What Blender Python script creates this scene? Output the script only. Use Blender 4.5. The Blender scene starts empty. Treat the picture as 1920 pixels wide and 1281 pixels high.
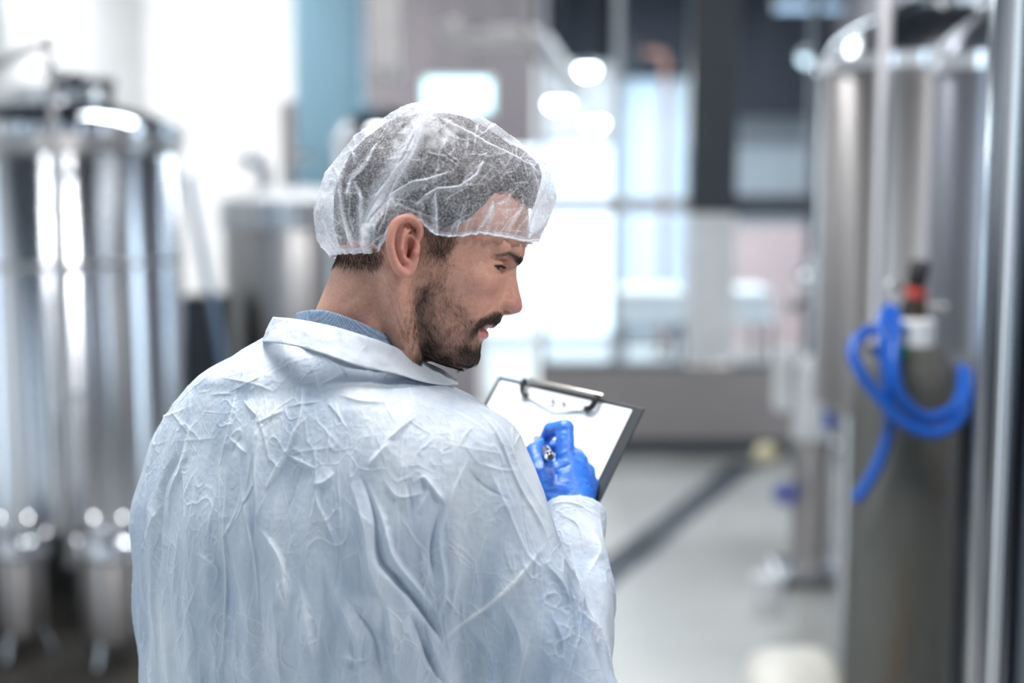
import bpy, bmesh, math, random
import numpy as np
from mathutils import Vector, Matrix, noise as mnoise

random.seed(7)
rng = np.random.default_rng(11)
SC = bpy.context.scene
COL = SC.collection
PI = math.pi
R = math.radians

# ------------------------------------------------------------------ camera, sky, lights, exposure
FPX = 1920 * 50.0 / 36.0
PITCH = R(7.0)
CAM = np.array([0.0, 0.0, 1.72])
RIGHT = np.array([1.0, 0, 0])
FWD = np.array([0.0, math.cos(PITCH), -math.sin(PITCH)])
UP = np.array([0.0, math.sin(PITCH), math.cos(PITCH)])

cd = bpy.data.cameras.new('camera')
cd.lens = 50.0; cd.sensor_width = 36.0; cd.sensor_fit = 'HORIZONTAL'
cd.clip_start = 0.05; cd.clip_end = 80
cd.dof.use_dof = True; cd.dof.focus_distance = 1.345; cd.dof.aperture_fstop = 2.0
cam = bpy.data.objects.new('camera', cd); COL.objects.link(cam)
cam.location = CAM; cam.rotation_euler = (R(90) - PITCH, 0, 0)
SC.camera = cam

W = bpy.data.worlds.new('overcast_sky'); SC.world = W; W.use_nodes = True
bgn = W.node_tree.nodes['Background']
bgn.inputs[0].default_value = (0.80, 0.90, 1.0, 1); bgn.inputs[1].default_value = 2.75

def area(name, loc, size, power, col, target=None, size_y=None, spread=180):
    l = bpy.data.lights.new(name, 'AREA'); l.energy = power; l.color = col
    l.shape = 'RECTANGLE'; l.size = size; l.size_y = size_y or size; l.spread = R(spread)
    o = bpy.data.objects.new(name, l); COL.objects.link(o); o.location = loc
    if target is not None:
        o.rotation_euler = (Vector(target) - Vector(loc)).to_track_quat('-Z', 'Y').to_euler()
    return o
area('unseen_overhead_light', (-0.25, 1.75, 3.5), 0.9, 102, (0.98, 0.99, 1.0), size_y=1.3)
area('unseen_overhead_light', (2.5, 0.1, 4.2), 0.6, 92, (1.0, 0.97, 0.95), target=(0.0, 1.4, 1.5), size_y=0.9)  # unseen lamp added to brighten the face
area('unseen_overhead_light', (2.0, 4.2, 3.5), 0.3, 9, (0.93, 0.97, 1.0), size_y=1.5)
area('unseen_overhead_light', (-2.35, 8.3, 3.5), 0.9, 58, (1.0, 0.99, 0.99), target=(-2.1, 10.8, 1.5), size_y=0.8, spread=125)  # unseen lamp added to whiten the back left wall
area('unseen_overhead_light', (-0.7, 6.3, 3.5), 1.6, 46, (0.95, 0.98, 1.0), size_y=0.5)  # unseen lamp added to lift the blue column and middle wall
area('unseen_overhead_light', (1.35, 9.15, 3.45), 1.2, 55, (0.92, 0.97, 1.0), size_y=0.4)  # unseen lamp added to brighten the tables behind the glass
area('unseen_overhead_light', (1.5, 11.4, 3.4), 1.8, 120, (0.95, 0.98, 1.0), size_y=0.5)  # unseen lamp added to brighten the room beyond the partition

vs = SC.view_settings
vs.view_transform = 'Standard'; vs.look = 'None'; vs.gamma = 1.0; vs.exposure = 0.32
vs.use_curve_mapping = False
SC.cycles.transparent_max_bounces = 16
SC.cycles.max_bounces = 8
SC.cycles.sample_clamp_indirect = 6.0
SC.cycles.caustics_reflective = False
SC.cycles.caustics_refractive = False

# ------------------------------------------------------------------ coordinate helpers
def P(px, py, d):
    """world point seen at photograph position (px,py) at axial depth d (metres)"""
    return CAM + RIGHT * ((px - 960) / FPX * d) + UP * ((640.5 - py) / FPX * d) + FWD * d
def at(px, py, Y):
    """world point seen at (px,py) whose world y is Y"""
    v = RIGHT * ((px - 960) / FPX) + UP * ((640.5 - py) / FPX) + FWD
    return CAM + v * (Y / v[1])
D0 = 1.368
S = D0 / FPX                       # metres per unit in the man's frame
def MW(a):                         # man's frame (u,v,w) -> world
    a = np.asarray(a, float)
    return (CAM + np.outer((a[..., 0].ravel() - 960) * S, RIGHT) + np.outer((640.5 - a[..., 1].ravel()) * S, UP)
            + np.outer(D0 + a[..., 2].ravel() * S, FWD)).reshape(a.shape)
def cor(u, v, w):                  # seen position + depth offset -> man's frame
    k = (D0 + w * S) / D0
    return np.array([960 + (u - 960) * k, 640.5 + (v - 640.5) * k, w], float)
def seen(a):                       # man's frame -> seen position
    k = D0 / (D0 + a[:, 2] * S)
    return 960 + (a[:, 0] - 960) * k, 640.5 + (a[:, 1] - 640.5) * k

# ------------------------------------------------------------------ object helpers
def empty(name, loc, label=None, cat=None, group=None):
    o = bpy.data.objects.new(name, None); COL.objects.link(o); o.location = loc
    o.empty_display_size = 0.1
    tag(o, label, cat, group); return o
def tag(o, label=None, cat=None, group=None, kind=None):
    if label: o['label'] = label
    if cat: o['category'] = cat
    if group: o['group'] = group
    if kind: o['kind'] = kind
    return o
def origin_of(parent):
    t = np.zeros(3)
    while parent is not None:
        t = t + np.array(parent.location); parent = parent.parent
    return t
def mesh_obj(name, verts, faces, mat, parent=None, smooth=True):
    me = bpy.data.meshes.new(name)
    v = np.asarray(verts, float) - origin_of(parent)
    if isinstance(faces, np.ndarray):
        n = len(faces); k = faces.shape[1]
        me.vertices.add(len(v)); me.vertices.foreach_set('co', v.astype(np.float32).ravel())
        me.loops.add(n * k); me.loops.foreach_set('vertex_index', faces.astype(np.int32).ravel())
        me.polygons.add(n); me.polygons.foreach_set('loop_start', np.arange(0, n * k, k, dtype=np.int32))
        me.update(calc_edges=True)
    else:
        me.from_pydata([tuple(x) for x in v], [], faces)
    me.validate()
    me.polygons.foreach_set('use_smooth', [bool(smooth)] * len(me.polygons))
    me.materials.append(mat)
    o = bpy.data.objects.new(name, me); COL.objects.link(o); o.parent = parent
    return o
def bm_obj(name, bm, mat, parent=None, smooth=False, auto=True):
    me = bpy.data.meshes.new(name)
    t = origin_of(parent)
    bmesh.ops.translate(bm, verts=bm.verts, vec=-Vector(t))
    bmesh.ops.recalc_face_normals(bm, faces=bm.faces)
    bm.to_mesh(me); bm.free()
    me.polygons.foreach_set('use_smooth', [bool(smooth)] * len(me.polygons))
    if smooth and auto:
        me.set_sharp_from_angle(angle=R(38))
    me.materials.append(mat)
    o = bpy.data.objects.new(name, me); COL.objects.link(o); o.parent = parent
    return o
def col_attr(o, rgb, name='Col'):
    a = o.data.color_attributes.new(name, 'FLOAT_COLOR', 'POINT')
    c = np.ones((len(o.data.vertices), 4), np.float32); c[:, :rgb.shape[1]] = rgb
    a.data.foreach_set('color', c.ravel())

class B:
    """collects boxes, lathes, tubes and discs into one mesh"""
    def __init__(s): s.bm = bmesh.new()
    def box(s, lo, hi, bev=0.0, rot=None, pivot=None):
        lo, hi = np.array(lo, float), np.array(hi, float)
        r = bmesh.ops.create_cube(s.bm, size=1.0); vs_ = r['verts']
        bmesh.ops.scale(s.bm, verts=vs_, vec=Vector(hi - lo))
        bmesh.ops.translate(s.bm, verts=vs_, vec=Vector((lo + hi) / 2))
        if bev > 0:
            es = list({e for v in vs_ for e in v.link_edges})
            rr = bmesh.ops.bevel(s.bm, geom=es, offset=bev, segments=2, affect='EDGES', profile=0.5)
            vs_ = list({v for f in rr['faces'] for v in f.verts} | {v for v in vs_ if v.is_valid})
        if rot is not None:
            bmesh.ops.rotate(s.bm, verts=vs_, cent=Vector(pivot if pivot is not None else (lo + hi) / 2), matrix=rot)
        return s
    def lathe(s, prof, c, seg=48, axis=None):
        """prof: list of (radius, height); axis: direction of the height (default +z)"""
        M = Matrix.Identity(3) if axis is None else Vector(axis).to_track_quat('Z', 'Y').to_matrix()
        rings = []
        for (r, h) in prof:
            if r < 1e-6:
                rings.append([s.bm.verts.new(Vector(c) + M @ Vector((0, 0, h)))])
            else:
                rings.append([s.bm.verts.new(Vector(c) + M @ Vector((r * math.cos(2 * PI * k / seg), r * math.sin(2 * PI * k / seg), h))) for k in range(seg)])
        for a, b in zip(rings, rings[1:]):
            for k in range(seg):
                k2 = (k + 1) % seg
                if len(a) == 1 and len(b) == 1: continue
                if len(a) == 1: s.bm.faces.new((a[0], b[k], b[k2]))
                elif len(b) == 1: s.bm.faces.new((a[k], a[k2], b[0]))
                else: s.bm.faces.new((a[k], a[k2], b[k2], b[k]))
        return s
    def tube(s, pts, r, seg=12, cap=True):
        pts = [Vector(p) for p in pts]; n = len(pts)
        rs = r if hasattr(r, '__len__') else [r] * n
        rings = []; prev = None
        for i, p in enumerate(pts):
            t = (pts[min(i + 1, n - 1)] - pts[max(i - 1, 0)]).normalized()
            if prev is None:
                prev = t.orthogonal().normalized()
            prev = (prev - t * prev.dot(t)).normalized(); q = t.cross(prev)
            rings.append([s.bm.verts.new(p + (prev * math.cos(2 * PI * k / seg) + q * math.sin(2 * PI * k / seg)) * rs[i]) for k in range(seg)])
        for a, b in zip(rings, rings[1:]):
            for k in range(seg):
                k2 = (k + 1) % seg
                s.bm.faces.new((a[k], a[k2], b[k2], b[k]))
        if cap:
            s.bm.faces.new(rings[0][::-1]); s.bm.faces.new(rings[-1])
        return s
    def out(s, name, mat, parent=None, smooth=True): return bm_obj(name, s.bm, mat, parent, smooth)

def spline(pts, n):
    """Catmull-Rom resample"""
    p = np.asarray(pts, float); p = np.vstack([2 * p[0] - p[1], p, 2 * p[-1] - p[-2]])
    out = []; m = len(p) - 3
    for i in range(n):
        t = i / (n - 1) * m; k = min(int(t), m - 1); t -= k
        a, b, c, d = p[k:k + 4]
        out.append(0.5 * (2 * b + (c - a) * t + (2 * a - 5 * b + 4 * c - d) * t * t + (3 * b - a - 3 * c + d) * t ** 3))
    return np.array(out)

# ------------------------------------------------------------------ materials
class NT:
    def __init__(s, name):
        s.m = bpy.data.materials.new(name); s.m.use_nodes = True
        s.t = s.m.node_tree; s.n = s.t.nodes; s.l = s.t.links
        s.b = s.n['Principled BSDF']; s.o = s.n['Material Output']
    def node(s, typ, **kw):
        n = s.n.new(typ)
        for k, v in kw.items(): setattr(n, k, v)
        return n
    def link(s, a, b): s.l.new(a, b)
    def set(s, **kw):
        for k, v in kw.items(): s.b.inputs[k.replace('_', ' ')].default_value = v
        return s
    def noise(s, scale, detail=3, rough=0.5, stretch=None, coord='Object'):
        tc = s.node('ShaderNodeTexCoord'); n = s.node('ShaderNodeTexNoise')
        n.inputs['Scale'].default_value = scale; n.inputs['Detail'].default_value = detail; n.inputs['Roughness'].default_value = rough
        if stretch:
            mp = s.node('ShaderNodeMapping'); mp.inputs['Scale'].default_value = stretch
            s.link(tc.outputs[coord], mp.inputs['Vector']); s.link(mp.outputs['Vector'], n.inputs['Vector'])
        else: s.link(tc.outputs[coord], n.inputs['Vector'])
        return n
    def ramp(s, fac, stops):
        r = s.node('ShaderNodeValToRGB'); e = r.color_ramp.elements
        while len(e) < len(stops): e.new(0.5)
        for k, (p, c) in enumerate(stops): e[k].position = p; e[k].color = (*c, 1)
        s.link(fac, r.inputs['Fac']); return r
    def bump(s, h, strength, dist=0.01, prev=None):
        b = s.node('ShaderNodeBump'); b.inputs['Strength'].default_value = strength; b.inputs['Distance'].default_value = dist
        s.link(h, b.inputs['Height'])
        if prev: s.link(prev.outputs['Normal'], b.inputs['Normal'])
        s.link(b.outputs['Normal'], s.b.inputs['Normal']); return b

def plain(name, col, rough=0.5, metal=0.0, var=0.08, scale=8, spec=0.5):
    t = NT(name); t.set(Roughness=rough, Metallic=metal); t.b.inputs['Specular IOR Level'].default_value = spec
    n = t.noise(scale)
    a = tuple(max(0, c * (1 - var)) for c in col); b = tuple(min(1, c * (1 + var)) for c in col)
    r = t.ramp(n.outputs['Fac'], [(0.3, a), (0.7, b)]); t.link(r.outputs['Color'], t.b.inputs['Base Color'])
    return t.m
def steel(name, col=(0.66, 0.68, 0.71), rough=0.22, wob=0.22, dist=0.02, aniso=0.75):
    t = NT(name); t.set(Metallic=1.0)
    n = t.noise(2.2, 2, 0.5, (1, 1, 0.35)); n2 = t.noise(60, 2, 0.5, (1, 1, 0.04))
    r = t.ramp(n2.outputs['Fac'], [(0.3, tuple(c * 0.93 for c in col)), (0.7, col)])
    t.link(r.outputs['Color'], t.b.inputs['Base Color'])
    mr = t.node('ShaderNodeMapRange'); mr.inputs['To Min'].default_value = rough * 0.75; mr.inputs['To Max'].default_value = rough * 1.3
    t.link(n2.outputs['Fac'], mr.inputs['Value']); t.link(mr.outputs['Result'], t.b.inputs['Roughness'])
    t.bump(n.outputs['Fac'], wob, dist)
    tg = t.node('ShaderNodeTangent', direction_type='RADIAL', axis='Z'); t.link(tg.outputs[0], t.b.inputs['Tangent'])
    t.b.inputs['Anisotropic'].default_value = aniso; t.b.inputs['Anisotropic Rotation'].default_value = 0.25   # highlights run up and down the shells
    return t.m
def emit(name, col, strength):
    t = NT(name); t.set(Base_Color=(*col, 1), Roughness=0.6)
    t.b.inputs['Emission Color'].default_value = (*col, 1); t.b.inputs['Emission Strength'].default_value = strength
    return t.m

M = {}
M['steel'] = steel('brushed_stainless_steel')
M['polished'] = steel('polished_stainless_steel', (0.72, 0.74, 0.78), 0.09, 0.20)
M['near_steel'] = steel('grey_rolled_stainless_steel', (0.17, 0.19, 0.23), 0.20, 0.10)
M['dull_steel'] = steel('dull_stainless_steel', (0.50, 0.49, 0.49), 0.34, 0.1)
M['warm_steel'] = steel('satin_stainless_steel', (0.46, 0.43, 0.42), 0.34, 0.12, aniso=.9)
M['chrome'] = steel('bright_chrome', (.88, .89, .90), .05, .02, aniso=0)
M['streak_steel'] = steel('streaky_stainless_steel', (0.74, 0.77, 0.82), 0.17, 0.24, aniso=1.0)
M['grey_steel'] = steel('grey_stainless_steel', (0.36, 0.37, 0.42), 0.34, 0.12, aniso=.9)
M['dark_metal'] = plain('dark_painted_steel', (0.035, 0.045, 0.06), 0.45)
M['grey_metal'] = plain('grey_painted_steel', (0.10, 0.12, 0.15), 0.5)
M['glare_frame'] = plain('glare_paled_grey_steel', (0.48, 0.51, 0.55), 0.5)  # frame steel painted paler on the left for the window glow
M['black'] = plain('black_rubber', (0.008, 0.008, 0.010), 0.45)
M['red'] = plain('red_plastic', (0.42, 0.06, 0.045), 0.4)
M['green'] = plain('green_plastic', (0.03, 0.35, 0.14), 0.4)
M['white_paint'] = plain('white_paint', (0.80, 0.82, 0.84), 0.5)
M['cream'] = plain('cream_plastic', (0.72, 0.66, 0.42), 0.5)
M['violet'] = plain('violet_blue_plastic', (0.16, 0.18, 0.48), 0.4)
M['brass'] = plain('aged_bronze', (0.10, 0.075, 0.055), 0.4, 0.8)
M['blue_hose'] = plain('blue_hose_rubber', (0.005, 0.085, 0.42), 0.36, 0, 0.12)
M['blue_column'] = plain('blue_grey_paint', (0.26, 0.45, 0.57), 0.55, 0, 0.05, 2)
M['taupe'] = plain('taupe_plaster', (0.22, 0.20, 0.215), 0.8, 0, 0.05, 3)
M['navy'] = plain('navy_ceiling_paint', (0.009, 0.014, 0.026), 0.7)
M['mid_grey'] = plain('grey_plaster', (0.36, 0.40, 0.44), 0.8, 0, 0.08, 2)
M['dark_wall'] = plain('dark_plaster', (0.10, 0.11, 0.13), 0.8)
M['duct'] = plain('pale_duct_paint', (0.62, 0.58, 0.57), 0.5)
M['lamp_on'] = emit('lit_lamp_glass', (1.0, 0.98, 0.96), 22)
M['lamp_dim'] = emit('dim_lamp_glass', (0.75, 0.92, 1.0), 1.6)
M['panel_dim'] = emit('faint_light_panel', (0.55, 0.72, 0.95), 0.22)
M['sign_on'] = emit('lit_sign_acrylic', (0.62, 0.95, 1.0), 1.9)

def brick_wall(name, base, mortar, rough=0.75, scale=1.0, bump=0.6):
    t = NT(name); t.set(Roughness=rough)
    tc = t.node('ShaderNodeTexCoord'); br = t.node('ShaderNodeTexBrick')
    mp = t.node('ShaderNodeMapping')
    sx = t.node('ShaderNodeSeparateXYZ'); cx = t.node('ShaderNodeCombineXYZ'); ad = t.node('ShaderNodeMath', operation='ADD')
    t.link(tc.outputs['Object'], sx.inputs[0]); t.link(sx.outputs[0], ad.inputs[0]); t.link(sx.outputs[1], ad.inputs[1])
    t.link(ad.outputs[0], cx.inputs[0]); t.link(sx.outputs[2], cx.inputs[1])
    t.link(cx.outputs[0], br.inputs['Vector'])
    br.inputs['Scale'].default_value = scale; br.inputs['Brick Width'].default_value = 0.24; br.inputs['Row Height'].default_value = 0.08
    br.inputs['Mortar Size'].default_value = 0.008
    br.inputs['Color1'].default_value = (*base, 1); br.inputs['Color2'].default_value = (*[c * 0.92 for c in base], 1)
    br.inputs['Mortar'].default_value = (*mortar, 1)
    t.link(br.outputs['Color'], t.b.inputs['Base Color'])
    t.bump(br.outputs['Fac'], -bump, 0.006)
    return t.m
M['white_brick'] = brick_wall('white_painted_brick', (0.84, 0.85, 0.85), (0.74, 0.76, 0.77))
M['pink_brick'] = brick_wall('pinkish_brick', (0.70, 0.53, 0.54), (0.64, 0.60, 0.60))

def concrete():
    t = NT('sealed_concrete_floor')
    n = t.noise(1.3, 5, 0.55); n2 = t.noise(30, 3)
    r = t.ramp(n.outputs['Fac'], [(0.3, (0.45, 0.445, 0.42)), (0.7, (0.60, 0.595, 0.57))])
    t.link(r.outputs['Color'], t.b.inputs['Base Color'])
    mr = t.node('ShaderNodeMapRange'); mr.inputs['To Min'].default_value = 0.22; mr.inputs['To Max'].default_value = 0.42
    t.link(n.outputs['Fac'], mr.inputs['Value']); t.link(mr.outputs['Result'], t.b.inputs['Roughness'])
    t.bump(n2.outputs['Fac'], 0.12, 0.004)
    return t.m
M['floor'] = concrete()
def glass():
    t = NT('clear_pane_glass'); t.n.remove(t.b)
    a = t.node('ShaderNodeBsdfTransparent'); a.inputs[0].default_value = (0.92, 0.96, 0.98, 1)
    g = t.node('ShaderNodeBsdfGlossy'); g.inputs['Roughness'].default_value = 0.03
    n = t.noise(3, 2); mr = t.node('ShaderNodeMapRange'); mr.inputs['To Min'].default_value = 0.012; mr.inputs['To Max'].default_value = 0.022
    t.link(n.outputs['Fac'], mr.inputs['Value'])
    m = t.node('ShaderNodeMixShader'); t.link(mr.outputs['Result'], m.inputs[0])
    t.link(a.outputs[0], m.inputs[1]); t.link(g.outputs[0], m.inputs[2]); t.link(m.outputs[0], t.o.inputs['Surface'])
    return t.m
M['glass'] = glass()
def cylinder_paint():
    t = NT('weathered_grey_green_paint'); t.set(Roughness=0.5, Metallic=0.15)
    n = t.noise(9, 4, 0.6, (1, 1, 0.18)); n2 = t.noise(5, 4, 0.6)
    r = t.ramp(n.outputs['Fac'], [(0.34, (0.10, 0.072, 0.05)), (0.46, (0.088, 0.088, 0.078)), (0.62, (0.10, 0.105, 0.098)), (0.75, (0.11, 0.075, 0.062))])
    r2 = t.ramp(n2.outputs['Fac'], [(0.30, (0.55, 0.45, 0.36)), (0.42, (1, 1, 1))])
    mx = t.node('ShaderNodeMix', data_type='RGBA', blend_type='MULTIPLY'); mx.inputs[0].default_value = 0.8
    t.link(r.outputs['Color'], mx.inputs[6]); t.link(r2.outputs['Color'], mx.inputs[7]); t.link(mx.outputs[2], t.b.inputs['Base Color'])
    t.bump(n2.outputs['Fac'], 0.15, 0.004)
    return t.m
M['gas_paint'] = cylinder_paint()

# ------------------------------------------------------------------ the setting
XL, XR, YB, YF, ZC = -2.9, 3.0, 14.0, -3.6, 4.4
def struct(o): o['kind'] = 'structure'; return o
def wall_boxes(name, boxes, mat):
    b = B()
    for lo, hi in boxes: b.box(lo, hi)
    return struct(b.out(name, mat, smooth=False))
wall_boxes('floor', [((XL - .2, YF - .2, -0.15), (XR + .2, YB + .2, 0.0))], M['floor'])
wall_boxes('ceiling', [((XL - .2, YF - .2, ZC), (XR + .2, YB + .2, ZC + .15))], M['navy'])
# left wall: white painted brick with unseen tall windows, added for stripes reflected in the tank
def wall_with_openings(name, axis, pos, a0, a1, z1, openings, mat, th=0.2):
    """axis 'x': wall plane x=pos running along y; openings: (a, b, zlo, zhi)"""
    b = B(); cuts = sorted(openings); segs = []
    cur = a0
    for (s, e, zl, zh) in cuts:
        segs.append((cur, s, 0, z1)); segs.append((s, e, 0, zl)); segs.append((s, e, zh, z1)); cur = e
    segs.append((cur, a1, 0, z1))
    for (s, e, zl, zh) in segs:
        if e - s < 1e-4 or zh - zl < 1e-4: continue
        if axis == 'x': b.box((min(pos, pos + th), s, zl), (max(pos, pos + th), e, zh))
        else: b.box((s, min(pos, pos + th), zl), (e, max(pos, pos + th), zh))
    return struct(b.out(name, mat, smooth=False))
wcount = [0]
def window(axis, pos, s, e, zl, zh, th, frame, bars=(1, 1), label=None):
    wcount[0] += 1
    w = empty('window_%d' % wcount[0], ((pos, (s + e) / 2, zl) if axis == 'x' else ((s + e) / 2, pos, zl)))
    struct(w)
    def bx(b, a0, a1, z0, z1, d):
        if axis == 'x': b.box((pos - d, a0, z0), (pos + d, a1, z1))
        else: b.box((a0, pos - d, z0), (a1, pos + d, z1))
    fr = B(); t = 0.05
    bx(fr, s, s + t, zl, zh, .04); bx(fr, e - t, e, zl, zh, .04); bx(fr, s + t, e - t, zl, zl + t, .04); bx(fr, s + t, e - t, zh - t, zh, .04)
    fr.out('window_frame', frame, w, False)
    nx, nz = bars
    for i in range(1, nx + 1):
        m = B(); c = s + (e - s) * i / (nx + 1); bx(m, c - .02, c + .02, zl + t, zh - t, .03); m.out('mullion', frame, w, False)
    for i in range(nx + 1):
        g = B(); a = s + t + (e - s - 2 * t) * i / (nx + 1); c = s + t + (e - s - 2 * t) * (i + 1) / (nx + 1)
        bx(g, a + .012, c - .012, zl + t, zh - t, .004); g.out('pane', M['glass'], w, False)
    return w
wall_with_openings('wall_left', 'x', XL, YF, 11.5, ZC, [(-2.6, -1.9, 0.06, 3.5), (-0.4, 0.5, 0.06, 3.5), (2.6, 3.3, 0.06, 3.5)], M['white_brick'], -0.2)
for a_, c_ in ((-2.6, -1.9), (-0.4, 0.5), (2.6, 3.3)): window('x', XL - .1, a_, c_, 0.06, 3.5, .1, M['grey_metal'], (0, 0))  # unseen windows added for stripes reflected in the tank
wall_with_openings('wall_front', 'y', YF, XL, XR, ZC, [(a_, c_, .06, 3.6) for a_, c_ in ((-2.75, -2.45), (-1.75, -1.35), (-.85, -.65), (0.15, 0.5), (1.5, 1.8))], M['dark_wall'], -0.2)
for a_, c_ in ((-2.75, -2.45), (-1.75, -1.35), (-.85, -.65), (0.15, 0.5), (1.5, 1.8)): window('y', YF - .1, a_, c_, 0.06, 3.6, .1, M['dark_metal'], (0, 0))  # unseen windows added as bright stripes for the tank to reflect
wall_with_openings('wall_right', 'x', XR, YF, YB, ZC, [(-2.9, -2.3, .06, 3.5), (-1.0, -.5, .06, 3.5), (.7, 1.2, .06, 3.5), (3.0, 3.4, .06, 3.5), (5.6, 6.4, .06, 3.5), (9.4, 11.6, .7, 3.0)], M['taupe'], 0.2)
for a_, c_ in ((-2.9, -2.3), (-1.0, -.5), (.7, 1.2), (3.0, 3.4), (5.6, 6.4)): window('x', XR + .1, a_, c_, .06, 3.5, .1, M['grey_metal'], (0, 0)); window('x', XR + .1, 9.4, 11.6, 0.7, 3.0, .1, M['grey_metal'])  # unseen windows added for tank stripes and light from the right
wall_boxes('wall_back_left', [((XL - .2, 11.5, 0), (-1.0, 11.7, ZC))], M['white_brick'])
wall_boxes('wall_back_middle', [((-1.2, 10.2, 0), (-.23, 10.4, ZC)), ((-.23, 10.2, 1.86), (0.16, 10.4, ZC))], M['taupe'])
wall_boxes('wall_back_return', [((-.60, 10.4, 0), (-.45, 14.0, ZC))], M['white_paint'])
# beyond the glazed partition
wall_with_openings('wall_back', 'y', YB, -.6, XR + .2, ZC, [(-.40, 1.02, 0.03, 1.98), (1.06, 1.70, 0.1, 2.62)], M['mid_grey'], 0.2)
window('y', YB + .1, -.40, 1.02, 0.03, 1.98, .1, M['white_paint'], (0, 0)); window('y', YB + .1, 1.06, 1.70, 0.1, 2.62, .1, M['grey_metal'], (0, 0))
wall_boxes('trim_1', [((1.70, 13.86, 0.0), (3.0, 13.98, 1.15))], M['pink_brick'])
wall_boxes('trim_2', [((1.0, 13.5, 2.66), (1.75, 13.95, ZC)), ((1.75, 13.5, 2.2), (3.0, 13.95, ZC))], M['navy'])
wall_boxes('trim_3', [((-.44, 13.97, 1.99), (1.03, 13.995, 2.72))], M['white_paint'])
wall_boxes('trim_4', [((-.44, 13.94, 2.73), (1.03, 13.995, ZC))], M['navy'])
def dimmer_mat():
    t = NT('pale_dimmer_sheet'); t.n.remove(t.b)
    d = t.node('ShaderNodeBsdfDiffuse'); d.inputs[0].default_value = (.70, .74, .78, 1); tr = t.node('ShaderNodeBsdfTranslucent')
    n = t.noise(6, 2, .5, (1, 1, .2)); r = t.ramp(n.outputs['Fac'], [(.3, (.86, .92, .97)), (.7, (.93, .96, .98))]); t.link(r.outputs['Color'], tr.inputs[0])
    m = t.node('ShaderNodeMixShader'); m.inputs[0].default_value = .7; t.link(d.outputs[0], m.inputs[1]); t.link(tr.outputs[0], m.inputs[2]); t.link(m.outputs[0], t.o.inputs['Surface']); return t.m
bl_ = empty('window_blind', (1.38, 13.95, 2.3), 'pale sheet added to dim the far window beyond the partition', 'blind')  # translucent sheet added so the far window glows dimmer
B().box((1.05, 13.955, 0.35), (1.71, 13.96, 2.58)).out('dimmer_sheet', dimmer_mat(), bl_, False)
B().tube([(1.05, 13.955, 2.60), (1.71, 13.955, 2.60)], .03, 12).out('dimmer_roller', M['grey_metal'], bl_)
p = at(1248, 112, 13.0); bp_ = empty('brown_pipe', (p[0], 13.0, 0), 'rusty brown vertical pipe beyond the glass partition', 'pipe')
B().tube([(p[0], 13.0, 0), (p[0], 13.0, p[2]), (p[0] - .03, 13.0, p[2] + .05), (p[0] - .20, 13.0, p[2] + .07)], .034, 14).out('pipe', plain('rust_brown_paint', (.26, .13, .10), .6), bp_)
B().lathe([(0, 0), (.07, 0), (.07, .02), (.045, .03), (0, .03)], (p[0], 13.0, 0), 16).out('base_flange', M['grey_metal'], bp_)
# low partition wall, with dark skirting
wall_boxes('wall_partition', [((0.16, 8.45, 0.0), (XR, 8.6, 0.52))], plain('warm_grey_plaster', (.37, .345, .34), .8, 0, .05, 3))
wall_boxes('baseboard_partition', [((0.16, 8.425, 0.0), (XR, 8.448, 0.085))], M['dark_metal'])

dz = empty('door_1', (-.03, 10.24, 0)); struct(dz)
for lo, hi in (((-.215, 10.22, .01), (-.165, 10.26, 1.83)), ((.105, 10.22, .01), (.155, 10.26, 1.83)), ((-.165, 10.22, .01), (.105, 10.26, .10)), ((-.165, 10.22, 1.78), (.105, 10.26, 1.83))):
    B().box(lo, hi, .004).out('door_rail', M['white_paint'], dz, False)
B().box((-.163, 10.236, .102), (.103, 10.244, 1.778)).out('pane', M['glass'], dz, False)
B().lathe([(0, 0), (.02, 0), (.02, .03), (.028, .04), (.02, .06), (0, .06)], (-.19, 10.22, 1.02), 14, (0, -1, 0)).out('door_knob', M['polished'], dz)
blue = B().box((-1.30, 8.6, 0), (-0.90, 8.9, ZC), 0.02)
tag(blue.out('column', M['blue_column'], smooth=False), 'tall blue-grey painted column beside the white brick wall', 'column')
col = B().box((1.05, 8.46, 1.45), (1.33, 8.62, ZC), 0.01)
tag(col.out('column', M['dark_metal'], smooth=False), 'upper half of the dark grey steel column in the glass partition', 'column')

part = empty('glazed_partition', (1.2, 8.5, 0.52), 'grey framed glass partition standing on the low taupe wall', 'partition')
def pbox(name, lo, hi, mat=None): return B().box(lo, hi, 0.004).out(name, mat or M['grey_metal'], part, False)
pbox('transom', (0.16, 8.48, 1.45), (1.05, 8.56, 1.54), M['glare_frame']); pbox('transom', (1.33, 8.48, 1.42), (XR, 8.56, 1.56))
pbox('sill', (0.16, 8.45, 0.521), (1.05, 8.60, 0.55)); pbox('sill', (1.33, 8.45, 0.521), (XR, 8.60, 0.55))
pbox('column_glare_half', (1.052, 8.47, 0.555), (1.328, 8.60, 1.445), M['white_paint'])  # lower half of the dark column, painted white for the glare there
for x in (0.16, 0.60, 1.76, 2.4): pbox('mullion', (x, 8.485, 0.55), (x + .045, 8.555, ZC), M['glare_frame'] if x < 1 else None)
for a, c in ((0.21, 0.595), (0.65, 1.045), (1.335, 1.755), (1.81, 2.395), (2.45, 2.99)):
    for z0, z1 in ((0.555, 1.415), (1.565, ZC - .01)):
        B().box((a, 8.515, z0), (c, 8.523, z1)).out('pane', M['glass'], part, False)

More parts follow.
